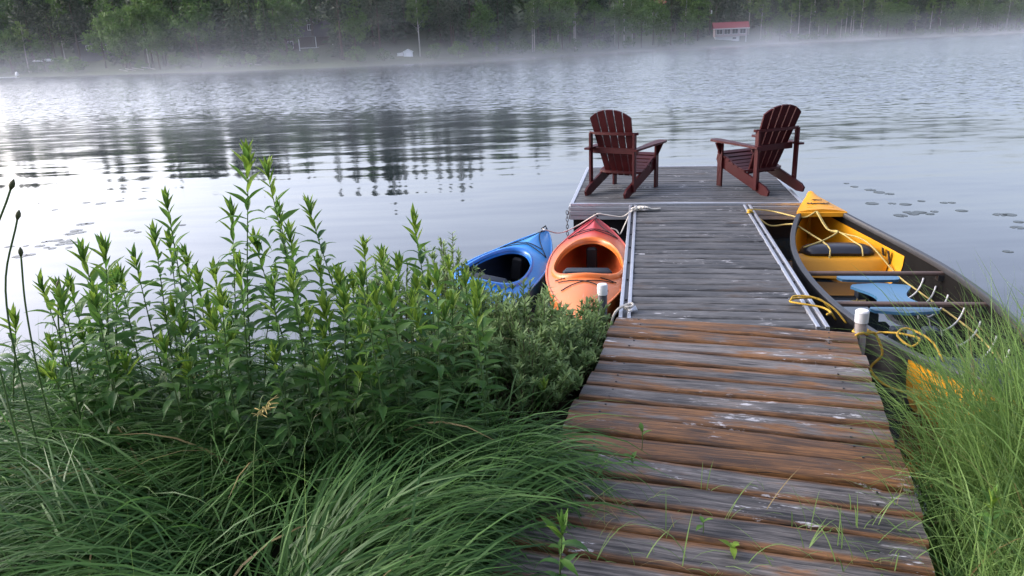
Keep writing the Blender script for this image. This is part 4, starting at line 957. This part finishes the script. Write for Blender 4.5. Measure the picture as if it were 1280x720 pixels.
# yellow rope round the post and over the canoe gunwale
pt_ = aty(1079.5, 386, 4.27); P0 = Vector((pt_.x, pt_.y, 0))
ring = [P0+Vector((0.044*math.cos(a_), 0.044*math.sin(a_), 0.465+0.006*math.sin(a_*2))) for a_ in np.linspace(0, 4*math.pi, 26)]
rope('rope_wrap', ring, 0.0085, 'rope_yellow', 'yellow rope wound round the white-capped pipe post', 3)
g1 = CW(c_pt(0.22, -1))+Vector((0, 0, 0.04)); g2 = CW(c_pt(0.17, -1))+Vector((0, 0, 0.04))
rope('yellow_rope', [P0+Vector((-0.05, -0.03, 0.462)), P0+Vector((-0.09, -0.08, 0.40)), P0+Vector((-0.06, -0.07, 0.47)), P0+Vector((0.04, -0.03, 0.466)), P0+Vector((0.09, -0.01, 0.44)), P0+Vector((0.12, -0.05, 0.33)), P0+Vector((0.05, -0.07, 0.24)), P0+Vector((0.13, -0.20, 0.17)), CW(c_pt(0.10, -0.95))+Vector((-0.03, 0, -0.02)), CW(c_pt(0.06, -0.98))], 0.0085, 'rope_yellow', 'yellow rope hanging from the post down to the canoe stern')
rope('yellow_rope', [P0+Vector((0.045, -0.01, 0.47)), P0+Vector((0.10, 0.02, 0.44)), g1+Vector((-0.03, 0.10, 0.01)), g1+Vector((0.05, 0.02, 0.03)), g1+Vector((0.10, -0.10, 0.04)), g1+Vector((0.02, -0.16, 0.02)), g1+Vector((-0.01, -0.05, 0.05)), g1+Vector((0.10, 0.05, 0.05)), g1+Vector((0.18, -0.08, 0.02)), g1+Vector((0.18, -0.24, -0.05))], 0.007, 'rope_yellow', 'tangled yellow rope loops lying over the canoe gunwale by the post')

# ------------------------------------------------------------------ grasses
def blades(base, az, L, e0, bend, wd, tint, segs=6, power=1.4, roll=None):
    n = len(az); s = np.linspace(0, 1, segs+1); V = np.zeros((n, segs+1, 2, 3)); P_ = base.copy()
    roll = np.zeros(n) if roll is None else roll
    side = np.stack([-np.sin(az), np.cos(az), np.zeros(n)], 1); tt = []
    for q in range(segs+1):
        e = e0-bend*s[q]**power; d = np.stack([np.cos(az)*np.cos(e), np.sin(az)*np.cos(e), np.sin(e)], 1)
        if q: P_ = P_+d*(L/segs)[:, None]
        w_ = wd*(0.55+0.9*s[q])*(1-s[q]**2.2) if True else wd
        w_ = np.maximum(w_, wd*0.06)
        nrm = np.cross(side, d); sd_ = side*np.cos(roll)[:, None]+nrm*np.sin(roll)[:, None]
        V[:, q, 0] = P_-sd_*(w_/2)[:, None]; V[:, q, 1] = P_+sd_*(w_/2)[:, None]
    idx = np.arange(n*(segs+1)*2).reshape(n, segs+1, 2)
    Q = np.stack([idx[:, :-1, 0], idx[:, :-1, 1], idx[:, 1:, 1], idx[:, 1:, 0]], -1).reshape(-1, 4)
    return V.reshape(-1, 3), Q, np.repeat(tint, (segs+1)*2)
class Pack:
    def __init__(s): s.V, s.Q, s.T, s.o = [], [], [], 0
    def add(s, v, q, t): s.V.append(v); s.Q.append(q+s.o); s.T.append(t); s.o += len(v)
    def mesh(s, name, smooth=True): return fast_mesh(name, np.concatenate(s.V), np.concatenate(s.Q), np.concatenate(s.T), smooth)
RDIR = np.array([0.303, 0.953]); RNRM = np.array([0.953, -0.303]); R0 = np.array([0.695, 4.70])
def ramp_side(x, y):        # signed distance: <0 left of the boardwalk, 0..RW on it
    return (x-R0[0])*RNRM[0]+(y-R0[1])*RNRM[1]
g = np.random.default_rng(21)
pk = Pack(); cnt = 0
cents = []
while cnt < 300:
    x, y = g.uniform(-4.2, 1.0), g.uniform(0.7, 4.5)
    sd_ = ramp_side(x, y)
    if sd_ > -0.16 or x/max(y, 0.3) < -1.25-0.25/max(y, .3): continue
    if y > 3.6 and x > -1.8 and g.random() < 0.6: continue
    if y > 4.2 and x > -2.6: continue
    if y > 3.2 and x > -0.75: continue
    cents.append((x, y, sd_)); cnt += 1
for (x, y, sd_) in cents:
    n = int(g.integers(60, 100)); near = 1.0
    th = math.atan2(-0.25, -1.0) if x < -0.9 else math.atan2(0.1, 1.0)      # the sward combs over to the left, and to the boardwalk on its right
    mainaz = th+0.35*math.sin(x*2.3+y*1.7)+g.normal(0, 0.45)
    az = np.where(g.random(n) < 0.92, mainaz+g.normal(0, 0.27, n), g.uniform(0, 6.283, n))
    b = np.stack([x+g.normal(0, 0.055, n), y+g.normal(0, 0.055, n), np.zeros(n)], 1); b[:, 2] = ground_z(b[:, 0], b[:, 1])-0.02
    L = g.uniform(0.62, 1.0, n)*g.uniform(0.85, 1.08)
    if sd_ > -0.40: L *= 0.85
    if y < 1.5: L *= 0.85
    tint = np.clip(g.normal(0.42, 0.22, n)+g.normal(0, 0.10), 0, 0.9); tint = np.where(g.random(n) < 0.014, 1.0, tint)
    pk.add(*blades(b, az, L, np.radians(g.uniform(68, 88, n)), np.radians(g.uniform(75, 150, n)), g.uniform(0.006, 0.0155, n), tint, 7, 1.25, g.normal(0, 0.45, n)))
tag(obj('sedge_grass', pk.mesh('sedge_grass'), 'sedge'), 'long dark green sedge arching over the left bank', 'grass', kind='stuff')
# upright thin grass at the back of the left bank and beside the shrubs
pk = Pack(); n = 4200
x = g.uniform(-4.5, 0.5, n); y = g.uniform(2.4, 4.7, n); ok = (ramp_side(x, y) < -0.12) & ~((y > 3.3) & (x > -0.7)); x, y = x[ok], y[ok]; n = len(x)
b = np.stack([x, y, ground_z(x, y)-0.02], 1)
pk.add(*blades(b, g.uniform(0, 6.28, n), g.uniform(0.35, 0.8, n), np.radians(g.uniform(72, 92, n)), np.radians(g.uniform(20, 110, n)), g.uniform(0.003, 0.006, n), np.clip(g.normal(0.5, 0.25, n), 0, 0.9), 6, 1.6, g.normal(0, 0.7, n)))
tag(obj('bank_grass', pk.mesh('bank_grass'), 'sedge'), 'thin upright grass between the leafy stalks of the left bank', 'grass', kind='stuff')
# bright meadow grass on the right
pk = Pack()
def right_patch(n, x0, x1, y0, y1, L0, L1, cond=None, b0=10, b1=95, wd=(0.0035, 0.008)):
    x = g.uniform(x0, x1, n); y = g.uniform(y0, y1, n); sd_ = ramp_side(x, y)-RW; ok = sd_ > 0.02
    if cond is not None: ok &= cond(x, y, sd_)
    x, y, sd_ = x[ok], y[ok], sd_[ok]; n = len(x); gz_ = np.maximum(ground_z(x, y), -0.12)
    b = np.stack([x, y, gz_-0.02], 1); L = g.uniform(L0, L1, n)*np.clip(0.62+sd_*1.3, 0.55, 1.15)
    pk.add(*blades(b, g.uniform(0, 6.28, n), L, np.radians(g.uniform(70, 92, n)), np.radians(g.uniform(b0, b1, n)), g.uniform(*wd, n), np.where(g.random(n) < 0.02, 1.0, np.clip(g.normal(0.45, 0.22, n), 0, 0.9)), 7, 1.7, g.normal(0, 0.7, n)))
right_patch(4200, 1.2, 4.2, 1.4, 2.9, 0.5, 1.0)
right_patch(4200, 1.9, 4.2, 2.5, 3.35, 0.55, 1.05, lambda x, y, s_: s_ > 0.22)
right_patch(2000, 1.95, 3.3, 2.5, 3.2, 0.7, 1.2, lambda x, y, s_: s_ > 0.30)
right_patch(900, 2.9, 4.4, 3.2, 3.9, 0.5, 0.95)
right_patch(4600, 1.0, 2.6, 0.9, 2.6, 0.25, 0.65, None, 40, 140)
right_patch(500, 1.7, 3.2, 2.0, 3.2, 0.6, 0.9, lambda x, y, s_: s_ > 0.1, 90, 160, (0.005, 0.009))
tag(obj('meadow_grass', pk.mesh('meadow_grass'), 'meadow_grass'), 'tall bright green grass growing at the right of the boardwalk', 'grass', kind='stuff')

# ------------------------------------------------------------------ leafy stalks
def leaf_mesh(name, mat, droop, fold, wr, nseg=5, serr=0.0):
    v, f = [], []; e = 0.0; y = z = 0.0
    for q in range(nseg+1):
        s = q/nseg; wv = wr*math.sin(math.pi*min(1, s*0.86+0.10))**0.85*(1-s**5) if q < nseg else 0.0008
        if q: ang = -droop*(s**1.2); y += math.cos(ang)/nseg; z += math.sin(ang)/nseg
        for sx in (-1, 0, 1): v.append((sx*wv/2, y-(0.0 if sx == 0 else -0.01), z+(abs(sx)*fold*wv)))
    for q in range(nseg):
        for j in range(2): f.append((q*3+j, q*3+j+1, q*3+4+j, q*3+3+j))
    me = bpy.data.meshes.new(name); me.from_pydata(v, [], f); me.update(); me.materials.append(MAT[mat]); me.polygons.foreach_set('use_smooth', [True]*len(me.polygons)); return me
LEAVES = {m_: [leaf_mesh('leaf', m_, dr, fo, wr) for dr, fo, wr in ((0.5, 0.25, 0.30), (1.0, 0.2, 0.27), (1.5, 0.15, 0.28), (0.25, 0.35, 0.31), (0.8, 0.3, 0.26))] for m_ in ('leaf_dark', 'leaf_mid', 'leaf_young')}
UPR = {m_: [leaf_mesh('leaf', m_, dr, fo, wr) for dr, fo, wr in ((0.05, 0.4, 0.25), (-0.15, 0.4, 0.23), (0.3, 0.35, 0.25))] for m_ in ('leaf_mid', 'leaf_young')}
pr = random.Random(17)
def stalk(top, base, label, group=None, leaf=0.085, dens=1.0, young=1.0, name='leafy_stalk', bare=0.12):
    base = Vector(base); top = Vector(top); t = thing(name, label, 'plant', base, 0, group); d = top-base; H = d.length
    mid = d*0.5+Vector((pr.gauss(0, 0.03), pr.gauss(0, 0.03), 0)); P_ = spline([Vector((0, 0, -0.02)), mid, d], 6)
    obj('stem', MB().tube(P_, [0.0058-0.004*q/(len(P_)-1) for q in range(len(P_))], 5, False), 'stem_green', t, True)
    n = max(8, int(H/0.025*dens)); az = pr.random()*6.28
    for q in range(n):
        u = bare+(1-bare)*(q/n)**0.9; k_ = u*(len(P_)-1); i_ = min(int(k_), len(P_)-2); p_ = P_[i_].lerp(P_[i_+1], k_-i_)
        az += 2.4+pr.gauss(0, 0.25); tp = max(0, (u-0.80)/0.20)
        el = R_(5+20*pr.random())+R_(25)*u*u+tp*R_(28); L = leaf*(0.75+0.5*pr.random())*(1.12-0.25*u)*(1-0.25*tp)
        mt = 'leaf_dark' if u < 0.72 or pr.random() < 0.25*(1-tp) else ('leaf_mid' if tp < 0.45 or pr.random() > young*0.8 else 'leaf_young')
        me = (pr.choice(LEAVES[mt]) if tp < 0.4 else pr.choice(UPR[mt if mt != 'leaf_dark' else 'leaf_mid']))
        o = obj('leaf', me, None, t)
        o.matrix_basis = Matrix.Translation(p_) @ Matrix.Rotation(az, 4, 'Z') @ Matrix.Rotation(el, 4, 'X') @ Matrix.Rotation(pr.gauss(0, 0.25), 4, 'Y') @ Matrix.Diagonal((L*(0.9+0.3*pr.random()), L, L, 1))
    for q in range(7):      # closed tuft at the tip
        L = leaf*(0.60+0.25*pr.random()); mt = 'leaf_young' if pr.random() < young*0.8 else 'leaf_mid'; o = obj('leaf', pr.choice(UPR[mt]), None, t)
        o.matrix_basis = Matrix.Translation(P_[-1]-d.normalized()*(0.012+0.006*q)) @ Matrix.Rotation(q*2.4, 4, 'Z') @ Matrix.Rotation(R_(84-5*q+pr.gauss(0, 4)), 4, 'X') @ Matrix.Diagonal((L, L, L, 1))
    return t
GRP = 'leafy stalks of the left bank'; GL_ = 'leafy green stalk in the thicket of the left bank'
heroes = [(310, 195, 3.35), (333, 210, 3.55), (208, 250, 3.25), (385, 258, 3.45), (290, 262, 3.6), (132, 312, 3.1), (103, 318, 3.25), (168, 322, 3.3), (193, 292, 3.4), (232, 322, 3.45), (300, 330, 2.9), (362, 290, 3.2),
          (455, 305, 3.6), (478, 318, 3.75), (517, 275, 3.85), (424, 345, 3.3), (487, 362, 3.0), (75, 360, 3.2), (248, 345, 3.0), (405, 385, 3.2), (440, 352, 3.8), (150, 345, 3.5), (268, 338, 3.8),
          (345, 345, 3.7), (560, 330, 4.1), (212, 300, 3.6), (348, 262, 3.7), (398, 330, 3.6), (500, 330, 3.5), (318, 300, 3.4), (276, 372, 2.8), (536, 352, 3.6), (20, 400, 3.3), (118, 372, 2.9), (465, 400, 3.1), (520, 400, 3.3)]
UNI = {0: 'tallest leafy stalk, its pale tip standing above all the left thicket', 1: 'tall leafy stalk close behind the tallest stalk of the left thicket', 14: 'tall leafy stalk standing alone between the thicket and the grey-green shrubs',
       16: 'short leafy stalk with a broad pale tuft in front of the thicket', 3: 'full bushy-topped tall stalk next to the tallest one', 2: 'slim tall stalk with curled drooping leaves over open water'}
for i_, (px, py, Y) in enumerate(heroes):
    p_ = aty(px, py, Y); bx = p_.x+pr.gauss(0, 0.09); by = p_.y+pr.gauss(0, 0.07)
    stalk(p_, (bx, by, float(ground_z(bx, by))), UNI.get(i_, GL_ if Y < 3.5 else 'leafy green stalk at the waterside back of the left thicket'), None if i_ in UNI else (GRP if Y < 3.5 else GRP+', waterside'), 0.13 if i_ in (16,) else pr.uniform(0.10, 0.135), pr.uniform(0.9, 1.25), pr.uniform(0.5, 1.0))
for i_ in range(74):
    Y = pr.uniform(2.8, 4.0); px = pr.uniform(50, 600); p_ = aty(px, pr.uniform(345, 470), Y); gzz = float(ground_z(p_.x, p_.y)); 
    if p_.z-gzz < 0.25 or ramp_side(p_.x, p_.y) > -0.25: continue
    stalk(p_, (p_.x+pr.gauss(0, .03), p_.y, gzz), 'short leafy stalk low among the left thicket', GRP+', short', 0.11, 0.9, 0.7)
for px, py, Y, lb in ((342, 440, 2.75, 'short bright stalk poking up through the sedge'), (897, 0, 0, None), (703, 655, 2.02, 'broad-leaved young plant at the left edge of the boardwalk'), (1242, 622, 2.15, 'pale-tipped leafy plant in the bright grass by the boardwalk'), (600, 425, 3.6, 'bright upright leafy shoot in front of the grey-green shrubs'), (560, 372, 3.75, 'tall bright shoot with narrow leaves beside the grey-green shrubs'), (895, 0, 0, None), (680, 480, 3.45, 'small yellow-green seedling under the shrubs by the boardwalk')):
    if not lb: continue
    p_ = aty(px, py, Y); gzz = float(ground_z(p_.x, p_.y)); stalk(p_, (p_.x, p_.y+0.02, gzz), lb, None, 0.10 if 'broad' in lb else 0.085, 1.1, 1.0 if Y != 2.02 else 0.6)

# sweet-gale like shrubs by the kayaks
def shrub(c, R, H, label, seed):
    r2 = np.random.default_rng(seed); t = thing('waterside_shrub', label, 'shrub', c, 0, None); tw = MB(); pk = Pack()
    for q in range(int(90*R/0.4)):
        az = r2.random()*6.28; ro = R*math.sqrt(r2.random()); hh = H*1.1*(0.62+0.42*r2.random())*(1-0.42*(ro/R)**2)
        e = Vector((ro*math.cos(az), ro*math.sin(az), hh)); b_ = Vector((ro*0.25*math.cos(az), ro*0.25*math.sin(az), -0.05)); P_ = spline([b_, b_.lerp(e, 0.55)+Vector((0, 0, 0.06)), e], 5)
        tw.tube(P_, [0.005-0.0035*i_/(len(P_)-1) for i_ in range(len(P_))], 4, False)
        n = 50; u = 0.30+0.70*r2.random(n)**0.75; k_ = u*(len(P_)-1); i0 = np.minimum(k_.astype(int), len(P_)-2); PA = np.array([tuple(p_) for p_ in P_]); pos = PA[i0]+(PA[i0+1]-PA[i0])*(k_-i0)[:, None]
        la = r2.random(n)*6.28; tip = u > 0.93
        pk.add(*blades(pos, la, r2.uniform(0.034, 0.060, n), np.radians(r2.uniform(25, 80, n)), np.radians(r2.uniform(-10, 40, n)), r2.uniform(0.0115, 0.018, n), np.clip(r2.normal(0.42, 0.2, n)+0.35*tip, 0, 0.9), 3, 1.0, r2.normal(0, 0.5, n)))
    obj('branches', tw, 'twig', t); tag(obj('foliage', pk.mesh('foliage'), 'shrub_leaf', t), kind='stuff'); return t
for i_, (x, y, R, H, lb) in enumerate(((0.40, 4.46, 0.33, 0.58, 'grey-green shrub overhanging the corner of boardwalk and gangway'), (0.04, 4.50, 0.38, 0.70, 'round grey-green shrub in front of the orange kayak stern'), (-0.42, 4.78, 0.36, 0.90, 'taller grey-green shrub in front of the blue kayak'),
                          (-0.26, 4.20, 0.36, 0.70, 'grey-green shrub between the leafy stalks and the boardwalk'), (0.13, 4.0, 0.38, 0.60, 'low grey-green shrub leaning on the boardwalk edge'), (-0.75, 4.55, 0.36, 0.88, 'grey-green shrub at the water behind the leafy stalks'), (0.05, 3.62, 0.30, 0.50, 'small grey-green shrub low beside the boardwalk at the edge of the sedge'), (0.50, 4.80, 0.24, 0.56, 'small grey-green shrub against the dark pipe post and orange kayak'), (-0.33, 3.72, 0.34, 0.62, 'grey-green shrub rising out of the sedge beside the bright shoots'))):
    shrub((x, y, float(ground_z(x, y))), R, H, lb, 40+i_)

# rush stalks with dark buds at the left edge
for i_, (px, py, Y, bend, lb) in enumerate(((22, 272, 2.7, 0.10, 'arching rush stalk with a split dark bud'), (26, 318, 2.9, 0.01, 'straight short rush stalk with a round dark bud'), (14, 234, 2.5, 0.16, 'tallest rush stalk leaning in with a small dark bud'), (73, 358, 3.1, 0.02, 'thin rush stalk with a bud beside the leafy thicket'))):
    p_ = aty(px, py, Y); bx = p_.x-bend-0.03; bz = float(ground_z(bx, p_.y)); t = thing('rush_stalk', lb, 'rush', (bx, p_.y, bz)); d = p_-Vector((bx, p_.y, bz))
    P_ = spline([(0, 0, -0.02), (-0.01, 0, d.z*0.5), (d.x*0.15, 0, d.z*0.8), (d.x, 0, d.z)], 6); obj('stem', MB().tube(P_, 0.0038, 5), 'stem_green', t, True)
    u_ = (P_[-1]-P_[-2]).normalized(); obj('bud', MB().tube([P_[-1]-u_*0.008, P_[-1]+u_*0.006, P_[-1]+u_*0.018, P_[-1]+u_*0.03], [0.004, 0.0095, 0.008, 0.002], 7), 'bud_brown', t, True)
    lf = MB(); 
    v, q_, tt = blades(np.array([[0.02, 0.0, -0.02]]), np.array([pr.choice((0.2, 2.9))]), np.array([d.z*0.8]), np.array([R_(80)]), np.array([R_(25)]), np.array([0.010]), np.array([0.5]), 6); me = fast_mesh('leaf', v, q_, tt); obj('leaf', me, 'sedge', t)
# a pale seed head and two broad blades standing in the sedge
p_ = aty(325, 505, 2.2); t = thing('seed_grass', 'pale nodding grass seed head above the sedge', 'grass', (p_.x-0.1, p_.y, float(ground_z(p_.x, p_.y)))); h_ = p_.z-t.location.z
P_ = spline([(0, 0, 0), (0.03, 0, h_*0.6), (0.1, 0, h_), (0.14, 0, h_+0.02)], 6); obj('stem', MB().tube(P_, 0.0018, 4), 'stem_green', t)
sm = MB()
for q in range(26):
    b_ = P_[-1].lerp(P_[-8], pr.random()); e = b_+Vector((pr.gauss(0.008, 0.014), pr.gauss(0, 0.014), pr.gauss(-0.004, 0.008))); sm.tube([b_, e, e+(e-b_).normalized()*0.007], [0.0005, 0.0018, 0.0004], 4)
obj('seed_head', sm, 'rope_tan', t)
for px, py, Y, w_, lb in ((357, 545, 2.05, 0.016, 'broad upright grass blade standing in the sedge'), (131, 605, 1.9, 0.011, 'bright pointed grass blade low in the sedge')):
    p_ = aty(px, py, Y); z0 = float(ground_z(p_.x, p_.y)); v, q_, tt = blades(np.array([[0, 0, 0.]]), np.array([0.4]), np.array([p_.z-z0]), np.array([R_(89)]), np.array([R_(6)]), np.array([w_]), np.array([0.5]), 6)
    o = obj('broad_blade', fast_mesh('broad_blade', v, q_, tt), 'meadow_grass'); o.location = (p_.x, p_.y, z0); tag(o, lb, 'grass blade')

# weeds and stray blades growing through the boardwalk
def rp(px, py): return at(px, py, RZ+0.002)
for i_, (px, py, h_, n) in enumerate(((802, 562, 0.09, 3), (790, 582, 0.035, 6), (752, 605, 0.06, 4), (915, 690, 0.02, 5), (878, 668, 0.05, 3), (700, 590, 0.05, 5), (745, 580, 0.025, 4))):
    p_ = rp(px, py); lbs = ('two-leaved sprout standing up between the boardwalk planks', 'flat rosette of small leaves in a boardwalk gap', 'small forked weed in a boardwalk gap', 'tiny bright clover-like weed on the boardwalk', 'small weed beside a grass tuft on the boardwalk', 'small weed at the left edge of the boardwalk under the sedge', 'tiny weed beside the leaf rosette on the boardwalk')
    t = thing('boardwalk_weed', lbs[i_], 'weed', p_-Vector((0, 0, 0.03))); obj('stem', MB().tube([(0, 0, 0), (0.004, 0, h_*0.6+0.03), (0.002, 0.003, h_+0.03)], 0.0016, 4), 'stem_green', t)
    for q in range(n):
        L = pr.uniform(0.038, 0.060); o = obj('leaf', pr.choice(LEAVES['leaf_mid' if i_ != 3 else 'leaf_young']), None, t)
        o.matrix_basis = Matrix.Translation((0, 0, 0.03+h_*(1-0.25*(q//2)))) @ Matrix.Rotation(q*2.3+i_, 4, 'Z') @ Matrix.Rotation(R_(pr.uniform(15, 60)), 4, 'X') @ Matrix.Diagonal((L*1.5, L, L, 1))
for i_, (px, py) in enumerate(((860, 628), (880, 612), (812, 622), (945, 640), (985, 655), (1075, 662), (930, 705), (1050, 690), (840, 668), (765, 632), (1100, 640), (1040, 662), (795, 700), (720, 640), (870, 700), (1005, 690), (1120, 660), (1060, 640), (1090, 680), (1030, 705), (1085, 700), (1110, 690), (980, 712), (1055, 712), (905, 650), (960, 612), (1120, 632), (735, 610), (760, 658), (780, 640), (820, 690), (850, 712), (900, 716), (1010, 668), (1070, 705), (1100, 715), (1130, 700), (1125, 680), (1095, 655), (740, 700), (1140, 655))):
    p_ = rp(px, py); n = int(g.integers(2, 5)); b = np.zeros((n, 3)); b[:, 0] = g.normal(0, 0.012, n); b[:, 2] = -0.05
    v, q_, tt = blades(b, g.uniform(0, 6.28, n), g.uniform(0.12, 0.28, n), np.radians(g.uniform(55, 88, n)), np.radians(g.uniform(20, 130, n)), g.uniform(0.003, 0.006, n), np.clip(g.normal(0.6, 0.2, n), 0, 1), 6)
    o = obj('grass_tuft', fast_mesh('grass_tuft', v, q_, tt), 'meadow_grass'); o.location = p_; tag(o, 'thin grass tuft growing through a gap in the boardwalk', 'grass tuft', 'grass tufts in the boardwalk')

# lily pads
for i_, (px, py) in enumerate([(1068, 233), (1058, 229), (1088, 237), (1099, 240), (1112, 242), (1090, 254), (1115, 254), (1132, 255), (1152, 251), (1180, 253), (1190, 253), (1136, 265), (1150, 265), (1162, 267), (1142, 267), (1168, 264), (1202, 263), (1262, 268), (1250, 268), (1274, 277), (1272, 284), (1260, 314), (1126, 269),
                               (108, 253), (126, 254), (150, 251), (178, 248), (68, 262), (103, 280), (112, 279), (95, 288), (102, 290), (88, 292), (55, 302), (62, 301), (72, 300), (82, 301), (50, 307), (58, 309), (65, 310), (86, 309), (32, 307), (12, 308), (162, 288), (172, 290), (228, 281), (75, 305), (90, 303), (25, 320), (38, 318)]):
    p_ = at(px, py, 0.004); r_ = pr.uniform(0.035, 0.085); n = 12; pts = [(0, 0)] + [(r_*math.cos(a_)*pr.uniform(0.9, 1.08), r_*math.sin(a_)*pr.uniform(0.9, 1.08)) for a_ in np.linspace(0.25, 6.03, n)]
    o = obj('lily_pad', MB().prism(pts, -0.0035, -0.001), 'lily'); o.location = p_; o.rotation_euler = (0, 0, pr.random()*6.28)
    tag(o, 'flat dark lily pad floating off the left bank' if px < 600 else 'flat dark lily pad floating beyond the canoe', 'lily pad', 'lily pads off the left bank' if px < 600 else 'lily pads beyond the canoe')
